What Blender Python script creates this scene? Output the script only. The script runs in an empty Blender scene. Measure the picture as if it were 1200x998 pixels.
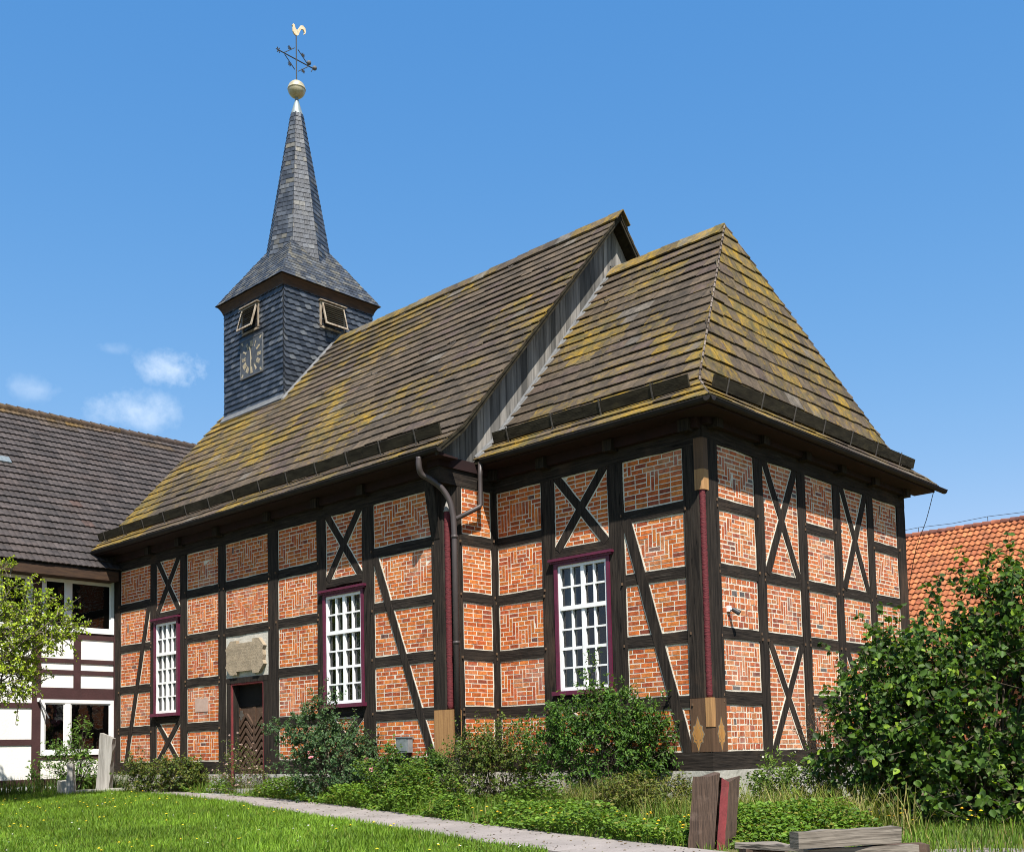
import bpy, math, random
import numpy as np
from mathutils import Vector, Matrix
random.seed(7); RNG = np.random.default_rng(11)
S = bpy.context.scene
COL = S.collection
R = math.radians

# ------------------------------------------------------------------ camera
cam_d = bpy.data.cameras.new('camera'); cam = bpy.data.objects.new('camera', cam_d); COL.objects.link(cam)
yaw, pit, rol = R(43.2018), R(4.2049), R(-1.2888)
fw = Vector((-math.sin(yaw)*math.cos(pit), math.cos(yaw)*math.cos(pit), math.sin(pit)))
rt = Vector((math.cos(yaw), math.sin(yaw), 0)); up = rt.cross(fw)
r2 = rt*math.cos(rol) + up*math.sin(rol); u2 = -rt*math.sin(rol) + up*math.cos(rol)
M = Matrix((r2, u2, -fw)).transposed().to_4x4(); M.translation = Vector((9.619, -14.8743, 0.3943))
cam.matrix_world = M
cam_d.sensor_fit = 'HORIZONTAL'; cam_d.sensor_width = 36.0; cam_d.lens = 38.18; cam_d.shift_y = 0.2385
cam_d.clip_end = 3000; S.camera = cam

# ------------------------------------------------------------------ sky, sun, exposure
SUN = Vector((0.549, -0.41, 1.0)).normalized()
el = math.asin(SUN.z)
W = bpy.data.worlds.new('World'); S.world = W; W.use_nodes = True
nt = W.node_tree; nt.nodes.clear()
def N(nt, t, **kw):
    n = nt.nodes.new(t)
    for k, v in kw.items(): setattr(n, k, v)
    return n
out = N(nt, 'ShaderNodeOutputWorld'); bg = N(nt, 'ShaderNodeBackground'); sky = N(nt, 'ShaderNodeTexSky')
sky.sky_type = 'NISHITA'; sky.sun_disc = False; sky.sun_elevation = el
sky.sun_rotation = math.atan2(SUN.x, SUN.y)
sky.air_density = 1.0; sky.dust_density = 0.25; sky.ozone_density = 3.0; sky.altitude = 100
bg.inputs['Strength'].default_value = 0.11
# a few thin fair-weather clouds low in the west, part of the sky itself
tc = N(nt, 'ShaderNodeTexCoord')
def vm(op, a, b=None):
    n = N(nt, 'ShaderNodeVectorMath', operation=op)
    for i, x in enumerate((a, b)):
        if x is None: continue
        if isinstance(x, (tuple, list)): n.inputs[i].default_value = x
        else: nt.links.new(x, n.inputs[i])
    return n
def ma(op, a, b=None, clamp=False):
    n = N(nt, 'ShaderNodeMath', operation=op); n.use_clamp = clamp
    for i, x in enumerate((a, b)):
        if x is None: continue
        if isinstance(x, (int, float)): n.inputs[i].default_value = x
        else: nt.links.new(x, n.inputs[i])
    return n.outputs[0]
CLOUDS = []   # filled: (direction, right radius, up radius, density)
for az, elv, rw, rh, den in ((60.4, 19.2, 1.8, 0.85, 0.50), (62.4, 17.2, 2.3, 0.95, 0.36), (67.0, 17.7, 1.4, 0.55, 0.20), (63.5, 19.9, 0.7, 0.36, 0.17)):
    CLOUDS.append((R(az), R(elv), R(rw), R(rh), den))
nz = N(nt, 'ShaderNodeTexNoise'); nz.inputs['Scale'].default_value = 26; nz.inputs['Detail'].default_value = 8; nz.inputs['Roughness'].default_value = 0.62
nt.links.new(tc.outputs['Generated'], nz.inputs['Vector'])
total = None
for az, elv, rw, rh, den in CLOUDS:
    d = Vector((-math.sin(az)*math.cos(elv), math.cos(az)*math.cos(elv), math.sin(elv)))
    rr = Vector((math.cos(az), math.sin(az), 0)); uu = rr.cross(d)
    a = vm('DOT_PRODUCT', tc.outputs['Generated'], tuple(rr/rw)).outputs['Value']
    b = vm('DOT_PRODUCT', tc.outputs['Generated'], tuple(uu/rh)).outputs['Value']
    f = vm('DOT_PRODUCT', tc.outputs['Generated'], tuple(d)).outputs['Value']
    q = ma('ADD', ma('MULTIPLY', a, a), ma('MULTIPLY', b, b))
    core = ma('SUBTRACT', 1.0, ma('SQRT', q))
    v = ma('ADD', core, ma('MULTIPLY', ma('SUBTRACT', nz.outputs['Fac'], 0.5), 4.2))
    v = ma('MULTIPLY', ma('MULTIPLY', v, 0.8, True), den)
    v = ma('MULTIPLY', v, ma('GREATER_THAN', f, 0.3))
    v = ma('MULTIPLY', v, ma('MULTIPLY', ma('ADD', core, 0.6), 1.2, True), True)
    total = v if total is None else ma('MAXIMUM', total, v)
sp = N(nt, 'ShaderNodeSeparateColor'); nt.links.new(sky.outputs[0], sp.inputs[0]); cc = N(nt, 'ShaderNodeCombineColor')
for i, (pw, gn) in enumerate(((1.294, .576), (.688, 1.145), (.377, 2.323))):   # deeper, clearer summer blue
    v = ma('MULTIPLY', ma('POWER', sp.outputs[i], pw), gn)
    v = ma('MINIMUM', v, (3.0, 4.3, 5.4)[i]); nt.links.new(v, cc.inputs[i])
mix = N(nt, 'ShaderNodeMix', data_type='RGBA')
nt.links.new(total, mix.inputs['Factor']); nt.links.new(cc.outputs[0], mix.inputs['A']); mix.inputs['B'].default_value = (5.6, 6.1, 6.6, 1)
nt.links.new(mix.outputs['Result'], bg.inputs['Color']); nt.links.new(bg.outputs[0], out.inputs['Surface'])
sd = bpy.data.lights.new('sun', 'SUN'); so = bpy.data.objects.new('sun', sd); COL.objects.link(so)
sd.energy = 5.0; sd.angle = R(0.53); sd.color = (1.0, 0.955, 0.88)
so.rotation_euler = SUN.to_track_quat('Z', 'Y').to_euler(); so.location = (10, -10, 30)
S.view_settings.view_transform = 'Standard'; S.view_settings.look = 'None'
S.view_settings.exposure = 0.9; S.view_settings.gamma = 1.0; S.view_settings.use_curve_mapping = False
S.render.engine = 'CYCLES'
S.cycles.max_bounces = 6; S.cycles.diffuse_bounces = 3; S.cycles.glossy_bounces = 3; S.cycles.transparent_max_bounces = 12
S.cycles.use_denoising = True
S.cycles.pixel_filter_type = 'BLACKMAN_HARRIS'; S.cycles.filter_width = 1.0

# ------------------------------------------------------------------ materials
MATS = {}
def material(name, col=None, rough=0.85, col2=None, scale=(4, 4, 4), detail=6, lo=0.35, hi=0.65, tone=False, tone_mix=0.0,
             bump=0.0, bscale=None, spec=0.3, metal=0.0, extra=None, translucent=0.0, tint=1.0):
    m = bpy.data.materials.new(name); m.use_nodes = True; t = m.node_tree; L = t.links
    p = t.nodes['Principled BSDF']; p.inputs['Roughness'].default_value = rough
    p.inputs['Specular IOR Level'].default_value = spec; p.inputs['Metallic'].default_value = metal
    co = N(t, 'ShaderNodeTexCoord'); mp = N(t, 'ShaderNodeMapping'); mp.inputs['Scale'].default_value = scale
    L.new(co.outputs['Object'], mp.inputs['Vector'])
    no = N(t, 'ShaderNodeTexNoise'); no.inputs['Scale'].default_value = 1.0; no.inputs['Detail'].default_value = detail; no.inputs['Roughness'].default_value = 0.6
    L.new(mp.outputs[0], no.inputs['Vector'])
    mr = N(t, 'ShaderNodeMapRange'); mr.inputs['From Min'].default_value = lo; mr.inputs['From Max'].default_value = hi
    L.new(no.outputs['Fac'], mr.inputs['Value'])
    cur = None
    if tone:
        at = N(t, 'ShaderNodeAttribute'); at.attribute_name = 'tone'; cur = at.outputs['Color']
        if col2 is not None:      # weathering blotches over the tone
            mx = N(t, 'ShaderNodeMix', data_type='RGBA'); mm = N(t, 'ShaderNodeMath', operation='MULTIPLY'); mm.inputs[1].default_value = tone_mix
            L.new(mr.outputs[0], mm.inputs[0]); L.new(mm.outputs[0], mx.inputs['Factor']); L.new(cur, mx.inputs['A']); mx.inputs['B'].default_value = (*col2, 1); cur = mx.outputs['Result']
        else:                     # light/dark mottling
            mx = N(t, 'ShaderNodeMix', data_type='RGBA', blend_type='MULTIPLY'); mx.inputs['Factor'].default_value = 1
            cr = N(t, 'ShaderNodeMapRange'); cr.inputs['To Min'].default_value = 1-tint*0.35; cr.inputs['To Max'].default_value = 1+tint*0.25
            L.new(mr.outputs[0], cr.inputs['Value']); L.new(cur, mx.inputs['A'])
            cc = N(t, 'ShaderNodeCombineColor'); [L.new(cr.outputs[0], cc.inputs[i]) for i in range(3)]
            L.new(cc.outputs[0], mx.inputs['B']); cur = mx.outputs['Result']
    else:
        mx = N(t, 'ShaderNodeMix', data_type='RGBA'); L.new(mr.outputs[0], mx.inputs['Factor'])
        mx.inputs['A'].default_value = (*col, 1); mx.inputs['B'].default_value = (*(col2 or col), 1); cur = mx.outputs['Result']
    if extra: cur = extra(t, cur, co)
    L.new(cur, p.inputs['Base Color'])
    if bump:
        b2 = N(t, 'ShaderNodeTexNoise'); b2.inputs['Scale'].default_value = 1.0; b2.inputs['Detail'].default_value = 6
        m2 = N(t, 'ShaderNodeMapping'); m2.inputs['Scale'].default_value = bscale or tuple(6*s for s in scale); L.new(co.outputs['Object'], m2.inputs['Vector']); L.new(m2.outputs[0], b2.inputs['Vector'])
        bn = N(t, 'ShaderNodeBump'); bn.inputs['Strength'].default_value = 1.0; bn.inputs['Distance'].default_value = bump
        L.new(b2.outputs['Fac'], bn.inputs['Height']); L.new(bn.outputs[0], p.inputs['Normal'])
    if translucent:
        tr = N(t, 'ShaderNodeBsdfTranslucent'); ms = N(t, 'ShaderNodeMixShader'); ms.inputs[0].default_value = translucent
        hs = N(t, 'ShaderNodeMix', data_type='RGBA', blend_type='MULTIPLY'); hs.inputs['Factor'].default_value = 1; hs.inputs['B'].default_value = (1.25, 1.2, 0.5, 1)
        L.new(cur, hs.inputs['A']); L.new(hs.outputs['Result'], tr.inputs['Color'])
        L.new(p.outputs[0], ms.inputs[1]); L.new(tr.outputs[0], ms.inputs[2]); L.new(ms.outputs[0], t.nodes['Material Output'].inputs['Surface'])
    MATS[name] = m; return m
def blotch(col, scale, lo, hi, amount, seed=0.0, stretch=(1, 1, 1)):
    def f(t, cur, co):
        mp = N(t, 'ShaderNodeMapping'); mp.inputs['Scale'].default_value = tuple(scale*s for s in stretch); mp.inputs['Location'].default_value = (seed, seed*1.7, seed*0.6)
        t.links.new(co.outputs['Object'], mp.inputs['Vector'])
        n = N(t, 'ShaderNodeTexNoise'); n.inputs['Scale'].default_value = 1; n.inputs['Detail'].default_value = 7; n.inputs['Roughness'].default_value = 0.65
        t.links.new(mp.outputs[0], n.inputs['Vector'])
        mr = N(t, 'ShaderNodeMapRange'); mr.inputs['From Min'].default_value = lo; mr.inputs['From Max'].default_value = hi; mr.inputs['To Max'].default_value = amount
        t.links.new(n.outputs['Fac'], mr.inputs['Value'])
        mx = N(t, 'ShaderNodeMix', data_type='RGBA'); t.links.new(mr.outputs[0], mx.inputs['Factor']); t.links.new(cur, mx.inputs['A']); mx.inputs['B'].default_value = (*col, 1)
        return mx.outputs['Result']
    return f
def chain(*fs):
    def f(t, cur, co):
        for g in fs: cur = g(t, cur, co)
        return cur
    return f
def moss_growth(t, cur, co):
    at = N(t, 'ShaderNodeAttribute'); at.attribute_name = 'tone'
    def no(sc, det, seed):
        mp = N(t, 'ShaderNodeMapping'); mp.inputs['Location'].default_value = (seed, seed*1.3, seed*.7); t.links.new(co.outputs['Object'], mp.inputs['Vector'])
        n = N(t, 'ShaderNodeTexNoise'); n.inputs['Scale'].default_value = sc; n.inputs['Detail'].default_value = det; n.inputs['Roughness'].default_value = 0.72; t.links.new(mp.outputs[0], n.inputs['Vector']); return n.outputs['Fac']
    def mth(op, a, b, cl=False):
        m = N(t, 'ShaderNodeMath', operation=op); m.use_clamp = cl
        for i, x in enumerate((a, b)):
            if isinstance(x, (int, float)): m.inputs[i].default_value = x
            else: t.links.new(x, m.inputs[i])
        return m.outputs[0]
    f = mth('ADD', mth('MULTIPLY', at.outputs['Alpha'], 0.34), no(8.5, 10, 3.0)); f = mth('MULTIPLY', mth('SUBTRACT', f, 0.615), 3.4, True); f = mth('MULTIPLY', f, 0.85)
    y = mth('MULTIPLY', mth('SUBTRACT', no(3.2, 6, 9.0), 0.42), 5.0, True)
    mc = N(t, 'ShaderNodeMix', data_type='RGBA'); t.links.new(y, mc.inputs['Factor']); mc.inputs['A'].default_value = (0.100, 0.080, 0.020, 1); mc.inputs['B'].default_value = (0.30, 0.178, 0.008, 1)
    mx = N(t, 'ShaderNodeMix', data_type='RGBA'); t.links.new(f, mx.inputs['Factor']); t.links.new(cur, mx.inputs['A']); t.links.new(mc.outputs['Result'], mx.inputs['B'])
    return mx.outputs['Result']
material('brick', tone=True, scale=(14, 14, 14), bump=0.006, bscale=(45, 45, 45), rough=0.92, extra=chain(blotch((0.42, 0.36, 0.30), 9, 0.62, 0.78, 0.35, 3), blotch((0.50, 0.36, 0.29), 1.0, 0.54, 0.72, 0.42, 11), blotch((0.12, 0.055, 0.035), 0.8, 0.55, 0.75, 0.40, 23)))
material('mortar', (0.72, 0.65, 0.53), 0.95, (0.52, 0.46, 0.36), (5, 5, 5), bump=0.006, bscale=(50, 50, 50))
tw = chain(blotch((0.075, 0.046, 0.030), 0.9, 0.56, 0.70, 0.75, 2, (1, 1, 0.5)), blotch((0.10, 0.09, 0.078), 3.0, 0.60, 0.8, 0.40, 5, (6, 6, 0.6)), blotch((0.002, 0.002, 0.002), 4.0, 0.60, 0.66, 0.9, 15, (7, 7, 0.35)))
material('timber_upright', (0.013, 0.0105, 0.009), 0.92, (0.036, 0.028, 0.022), (26, 26, 1.6), bump=0.010, bscale=(60, 60, 3), spec=.12, extra=tw)
tw2 = chain(blotch((0.065, 0.042, 0.028), 0.8, 0.58, 0.72, 0.65, 7), blotch((0.12, 0.105, 0.088), 3.0, 0.60, 0.76, 0.5, 9, (0.6, 0.6, 8)), blotch((0.002, 0.002, 0.002), 4.0, 0.60, 0.66, 0.9, 19, (0.35, 0.35, 9)))
material('timber_lying', (0.013, 0.0105, 0.009), 0.92, (0.036, 0.028, 0.022), (1.6, 1.6, 26), bump=0.010, bscale=(3, 3, 60), spec=.12, extra=tw2)
material('timber_red', (0.020, 0.0065, 0.006), 0.9, (0.013, 0.005, 0.005), (3, 3, 3))
material('red_roll', (0.125, 0.017, 0.020), 0.75, (0.075, 0.013, 0.016), (6, 6, 30), bump=0.012, bscale=(20, 20, 60))
material('new_oak', (0.40, 0.22, 0.085), 0.7, (0.25, 0.125, 0.05), (22, 22, 1.2), bump=0.003, extra=blotch((0.20, 0.11, 0.05), 2.0, 0.55, 0.75, 0.6, 1))
material('brown_oak', (0.115, 0.062, 0.032), 0.75, (0.070, 0.038, 0.020), (22, 22, 1.4), bump=0.004)
material('inlay', (0.42, 0.21, 0.055), 0.6, (0.30, 0.14, 0.04), (18, 18, 4))
material('peg', (0.13, 0.08, 0.045), 0.8, (0.10, 0.06, 0.035), (20, 20, 20))
material('plinth_stone', (0.42, 0.40, 0.35), 0.9, (0.28, 0.265, 0.225), (2.2, 2.2, 2.2), bump=0.02, bscale=(9, 9, 9), extra=blotch((0.16, 0.15, 0.12), 6, 0.58, 0.8, 0.6, 4))
material('sandstone', (0.36, 0.28, 0.19), 0.9, (0.24, 0.19, 0.13), (5, 5, 5), bump=0.01, bscale=(30, 30, 30))
material('pale_stone', (0.52, 0.49, 0.42), 0.9, (0.40, 0.37, 0.31), (4, 4, 4), bump=0.008)
material('pink_stone', (0.46, 0.33, 0.27), 0.9, (0.38, 0.26, 0.21), (5, 5, 5))
material('engraving', (0.21, 0.165, 0.11), 0.9)
material('roof_stone', tone=True, scale=(7, 7, 7), bump=0.012, bscale=(26, 26, 26), rough=0.95,
         extra=chain(blotch((0.022, 0.019, 0.015), 3.4, 0.48, 0.72, 0.7, 1), blotch((0.22, 0.205, 0.17), 13, 0.64, 0.74, 0.5, 8), moss_growth))
material('slate', tone=True, scale=(6, 6, 6), bump=0.004, bscale=(30, 30, 30), rough=0.46, spec=0.42)
material('slate_old', tone=True, scale=(6, 6, 6), bump=0.005, bscale=(30, 30, 30), rough=0.55, spec=0.45, extra=blotch((0.20, 0.18, 0.13), 5, 0.56, 0.74, 0.6, 2))
material('concrete_tile', tone=True, scale=(5, 5, 5), bump=0.004, bscale=(40, 40, 40), rough=0.8, extra=chain(blotch((0.075, 0.048, 0.036), 0.8, 0.5, 0.8, 0.5, 2), blotch((0.45, 0.45, 0.43), 5.5, 0.735, 0.76, 0.8, 4)))
material('pantile', tone=True, scale=(4, 4, 4), bump=0.003, bscale=(30, 30, 30), rough=0.85, extra=chain(blotch((0.17, 0.065, 0.035), 1.2, 0.52, 0.75, 0.65, 2), blotch((0.06, 0.045, 0.03), 3.5, 0.58, 0.75, 0.5, 6)))
material('old_board', tone=True, tint=1.3, scale=(16, 16, 0.8), bump=0.008, bscale=(50, 50, 2), rough=0.9)
material('lead', (0.14, 0.142, 0.145), 0.75, (0.085, 0.088, 0.09), (6, 6, 6), bump=0.01, spec=0.5)
material('gutter_metal', (0.014, 0.011, 0.010), 0.7, (0.024, 0.019, 0.016), (4, 4, 4), spec=0.2)
material('pipe_brown', (0.060, 0.046, 0.043), 0.5, (0.045, 0.036, 0.034), (8, 8, 2), spec=0.4)
material('guard_board', (0.018, 0.015, 0.010), 0.95, (0.040, 0.034, 0.022), (3, 3, 12), bump=0.008, spec=.1, extra=blotch((0.075, 0.055, 0.012), 3, 0.62, 0.78, 0.6, 6))
material('strap_iron', (0.10, 0.085, 0.07), 0.7, (0.05, 0.045, 0.04), (20, 20, 20))
material('zinc', (0.27, 0.31, 0.31), 0.55, (0.20, 0.235, 0.235), (8, 8, 8), spec=0.5, metal=0.3)
material('gold', (0.50, 0.45, 0.32), 0.4, (0.36, 0.31, 0.19), (8, 8, 8), metal=0.25)
material('dull_gilt', (0.48, 0.40, 0.27), 0.6, (0.34, 0.28, 0.18), (9, 9, 9))
material('cream_gilt', (0.75, 0.66, 0.48), 0.5, (0.62, 0.45, 0.24), (9, 9, 9), metal=0.15)
material('black_iron', (0.03, 0.032, 0.035), 0.55, (0.05, 0.05, 0.05), (20, 20, 20))
material('plum_paint', (0.105, 0.012, 0.036), 0.5, (0.080, 0.010, 0.028), (6, 6, 6), spec=0.45)
material('white_paint', (0.80, 0.80, 0.79), 0.45, (0.74, 0.73, 0.70), (7, 7, 7), spec=0.4)
material('old_white', (0.36, 0.31, 0.24), 0.75, (0.17, 0.12, 0.08), (12, 12, 4))
material('fascia_brown', (0.070, 0.038, 0.020), 0.7, (0.036, 0.020, 0.013), (3, 3, 20), bump=0.004)
material('white_render', (0.82, 0.80, 0.74), 0.9, (0.76, 0.74, 0.68), (1.5, 1.5, 1.5), bump=0.004, bscale=(20, 20, 20))
material('maroon_timber', (0.060, 0.026, 0.026), 0.75, (0.045, 0.020, 0.020), (4, 4, 4), bump=0.004, extra=blotch((0.10, 0.06, 0.055), 3, 0.6, 0.8, 0.5, 3))
material('near_black', (0.006, 0.005, 0.0045), 0.9, (0.010, 0.008, 0.007), (2, 2, 2))  # near-black; also paints in the unlit depth of house windows and louvres
material('room_wood', (0.075, 0.042, 0.03), 0.8, (0.045, 0.025, 0.02), (8, 8, 1))
material('white_reveal', (0.72, 0.72, 0.70), 0.9, (0.66, 0.66, 0.64), (3, 3, 3))
material('door_brown', (0.085, 0.048, 0.030), 0.65, (0.055, 0.032, 0.020), (14, 14, 14), bump=0.003)
material('curtain', (0.42, 0.42, 0.41), 0.95, (0.30, 0.30, 0.30), (30, 30, 0.6))
material('grey_wood', (0.34, 0.32, 0.29), 0.9, (0.20, 0.185, 0.165), (20, 20, 1.2), bump=0.012, bscale=(50, 50, 2), extra=blotch((0.10, 0.09, 0.075), 5, 0.6, 0.78, 0.6, 3, (1, 1, 0.3)))
material('beam_grey', (0.215, 0.185, 0.15), 0.9, (0.105, 0.087, 0.068), (1.5, 1.5, 24), bump=0.012, bscale=(3, 3, 50), extra=blotch((0.012, 0.010, 0.008), 3.5, 0.60, 0.66, 0.85, 5, (0.4, 0.4, 9)))
material('beam_brown', (0.105, 0.066, 0.045), 0.9, (0.055, 0.036, 0.026), (24, 24, 1.5), bump=0.018, bscale=(50, 50, 4), extra=blotch((0.18, 0.13, 0.10), 4, 0.58, 0.76, 0.6, 3))
material('red_stripe', (0.21, 0.035, 0.036), 0.8, (0.13, 0.026, 0.028), (8, 8, 3), bump=0.006, extra=blotch((0.10, 0.05, 0.035), 6, 0.6, 0.75, 0.7, 3, (1, 1, .4)))
material('path_stone', (0.27, 0.235, 0.215), 0.9, (0.20, 0.175, 0.16), (1.3, 1.3, 1.3), bump=0.006, bscale=(16, 16, 16), extra=chain(blotch((0.12, 0.10, 0.085), 28, 0.55, 0.7, 0.6, 1), blotch((0.34, 0.31, 0.29), 31, 0.58, 0.7, 0.6, 8), blotch((0.13, 0.12, 0.08), 2.2, 0.56, 0.75, 0.6, 3)))
material('gravel', (0.25, 0.22, 0.19), 0.95, (0.16, 0.14, 0.12), (12, 12, 12), bump=0.03, bscale=(30, 30, 30))
material('soil', (0.085, 0.11, 0.028), 0.95, (0.12, 0.095, 0.045), (1.7, 1.7, 1.7), bump=0.03, bscale=(12, 12, 12))
material('leaf', tone=True, scale=(3, 3, 3), rough=0.55, spec=0.25, translucent=0.34, tint=0.5)
material('blade', tone=True, scale=(0.8, 0.8, 0.8), rough=0.6, spec=0.25, translucent=0.35, tint=0.6)
material('petal', tone=True, scale=(9, 9, 9), rough=0.7, translucent=0.3, tint=0.3)
material('twig', (0.10, 0.075, 0.05), 0.9, (0.055, 0.042, 0.03), (20, 20, 3), bump=0.004)
material('light_bark', (0.16, 0.135, 0.10), 0.9, (0.09, 0.075, 0.055), (14, 14, 3), bump=0.006)
material('lamp_body', (0.22, 0.23, 0.23), 0.5, (0.15, 0.155, 0.155), (9, 9, 9), spec=0.5)
material('lamp_glass', (0.12, 0.14, 0.14), 0.08, (0.20, 0.22, 0.22), (14, 14, 14), spec=0.8)
material('white_plastic', (0.72, 0.72, 0.72), 0.4)
def glass(name, tint=(0.75, 0.80, 0.80), refl=1.0):
    m = bpy.data.materials.new(name); m.use_nodes = True; t = m.node_tree; t.nodes.clear()
    o = N(t, 'ShaderNodeOutputMaterial'); a = N(t, 'ShaderNodeBsdfTransparent'); a.inputs[0].default_value = (*tint, 1)
    g = N(t, 'ShaderNodeBsdfGlossy'); g.inputs['Roughness'].default_value = 0.02
    f = N(t, 'ShaderNodeFresnel'); f.inputs['IOR'].default_value = 1.7
    ns = N(t, 'ShaderNodeTexNoise'); ns.inputs['Scale'].default_value = 3.0; co = N(t, 'ShaderNodeTexCoord'); t.links.new(co.outputs['Object'], ns.inputs['Vector'])
    b = N(t, 'ShaderNodeBump'); b.inputs['Strength'].default_value = 0.4; b.inputs['Distance'].default_value = 0.02; t.links.new(ns.outputs['Fac'], b.inputs['Height'])
    t.links.new(b.outputs[0], g.inputs['Normal'])
    m1 = N(t, 'ShaderNodeMath', operation='MULTIPLY'); m1.inputs[1].default_value = refl; t.links.new(f.outputs[0], m1.inputs[0])
    x = N(t, 'ShaderNodeMixShader'); t.links.new(m1.outputs[0], x.inputs[0]); t.links.new(a.outputs[0], x.inputs[1]); t.links.new(g.outputs[0], x.inputs[2]); t.links.new(x.outputs[0], o.inputs['Surface'])
    MATS[name] = m
glass('glass')

# ------------------------------------------------------------------ mesh helpers
class MB:
    """collects vertices, faces, one colour and one material slot per face"""
    def __init__(s): s.v = []; s.f = []; s.c = []; s.m = []
    def face(s, pts, c=(1, 1, 1), m=0):
        i = len(s.v); s.v.extend(tuple(p) for p in pts); s.f.append(tuple(range(i, i+len(pts)))); s.c.append(c); s.m.append(m)
    def hexa(s, p, c=(1, 1, 1), m=0, bottom=True):   # p: 4 back points then 4 front points, same winding
        i = len(s.v); s.v.extend(tuple(q) for q in p)
        fs = [(4, 5, 6, 7), (0, 1, 5, 4), (1, 2, 6, 5), (2, 3, 7, 6), (3, 0, 4, 7)]
        if bottom: fs.append((3, 2, 1, 0))
        for f in fs: s.f.append(tuple(i+k for k in f)); s.c.append(c); s.m.append(m)
    def box(s, x0, x1, y0, y1, z0, z1, c=(1, 1, 1), m=0):
        s.hexa([(x0, y0, z0), (x1, y0, z0), (x1, y1, z0), (x0, y1, z0), (x0, y0, z1), (x1, y0, z1), (x1, y1, z1), (x0, y1, z1)], c, m)
    def tube(s, pts, r, n=8, c=(1, 1, 1), m=0, caps=True):
        pts = [Vector(p) for p in pts]; rs = r if isinstance(r, (list, tuple)) else [r]*len(pts)
        base = len(s.v); prev = None
        for k, p in enumerate(pts):
            d = (pts[min(k+1, len(pts)-1)] - pts[max(k-1, 0)]).normalized()
            if prev is None:
                a = d.orthogonal().normalized()
            else:
                a = (prev - d*prev.dot(d)).normalized()
            prev = a; b = d.cross(a)
            for j in range(n):
                t = 2*math.pi*j/n; s.v.append(tuple(p + (a*math.cos(t)+b*math.sin(t))*rs[k]))
        for k in range(len(pts)-1):
            for j in range(n):
                s.f.append((base+k*n+j, base+k*n+(j+1) % n, base+(k+1)*n+(j+1) % n, base+(k+1)*n+j)); s.c.append(c); s.m.append(m)
        if caps:
            s.f.append(tuple(base+j for j in range(n))[::-1]); s.c.append(c); s.m.append(m)
            e = base+(len(pts)-1)*n; s.f.append(tuple(e+j for j in range(n))); s.c.append(c); s.m.append(m)
    def lathe(s, cx, cy, prof, n=16, c=(1, 1, 1), m=0):
        base = len(s.v)
        for r, z in prof:
            for j in range(n):
                t = 2*math.pi*j/n; s.v.append((cx+r*math.cos(t), cy+r*math.sin(t), z))
        for k in range(len(prof)-1):
            for j in range(n):
                s.f.append((base+k*n+j, base+k*n+(j+1) % n, base+(k+1)*n+(j+1) % n, base+(k+1)*n+j)); s.c.append(c); s.m.append(m)
    def build(s, name, mats, parent=None, smooth=False, flip=False):
        me = bpy.data.meshes.new(name); me.from_pydata(s.v, [], s.f)
        for k in (mats if isinstance(mats, (list, tuple)) else [mats]): me.materials.append(MATS[k])
        if any(s.m): me.polygons.foreach_set('material_index', s.m)
        at = me.attributes.new('tone', 'FLOAT_COLOR', 'FACE')
        at.data.foreach_set('color', np.array([(*c[:3], c[3] if len(c) > 3 else 0.0) for c in s.c], np.float32).ravel())
        if smooth: me.polygons.foreach_set('use_smooth', [True]*len(s.f))
        me.update(); me.validate()
        o = bpy.data.objects.new(name, me); COL.objects.link(o)
        if parent is not None: o.parent = parent
        return o
def quads(name, V, Fq, C, mats, parent=None, smooth=False):
    """fast mesh from arrays: V (n,3), Fq (m,4), C (m,3)"""
    me = bpy.data.meshes.new(name); V = np.asarray(V, np.float32); Fq = np.asarray(Fq, np.int32)
    me.vertices.add(len(V)); me.vertices.foreach_set('co', V.ravel())
    me.loops.add(Fq.size); me.loops.foreach_set('vertex_index', Fq.ravel())
    me.polygons.add(len(Fq)); me.polygons.foreach_set('loop_start', np.arange(0, Fq.size, 4, dtype=np.int32)); me.polygons.foreach_set('loop_total', np.full(len(Fq), 4, np.int32))
    for k in (mats if isinstance(mats, (list, tuple)) else [mats]): me.materials.append(MATS[k])
    at = me.attributes.new('tone', 'FLOAT_COLOR', 'FACE'); at.data.foreach_set('color', np.concatenate([C, np.ones((len(C), 1))], 1).astype(np.float32).ravel())
    if smooth: me.polygons.foreach_set('use_smooth', np.ones(len(Fq), bool))
    me.update(calc_edges=True); me.validate()
    o = bpy.data.objects.new(name, me); COL.objects.link(o)
    if parent is not None: o.parent = parent
    return o
def tag(o, label=None, cat=None, group=None, kind=None):
    if label: o['label'] = label
    if cat: o['category'] = cat
    if group: o['group'] = group
    if kind: o['kind'] = kind
    return o
def thing(name, label, cat, loc=(0, 0, 0), group=None):
    o = bpy.data.objects.new(name, None); COL.objects.link(o); o.empty_display_size = 0.2
    o.location = loc; return tag(o, label, cat, group)
def keep(o, parent):       # parent a mesh built in world coordinates to a thing with its own place
    o.parent = parent; o.matrix_parent_inverse = Matrix.Translation(parent.location).inverted(); return o
_pv = np.random.default_rng(5).random((64, 64))
def vnoise(x, y):
    x0 = math.floor(x); y0 = math.floor(y); fx = x-x0; fy = y-y0; fx = fx*fx*(3-2*fx); fy = fy*fy*(3-2*fy)
    g = lambda a, b: _pv[a % 64, b % 64]
    return (g(x0, y0)*(1-fx)+g(x0+1, y0)*fx)*(1-fy) + (g(x0, y0+1)*(1-fx)+g(x0+1, y0+1)*fx)*fy
def lerp(a, b, t): return tuple(a[i]+(b[i]-a[i])*t for i in range(3)) + tuple(a[3:])

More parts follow.
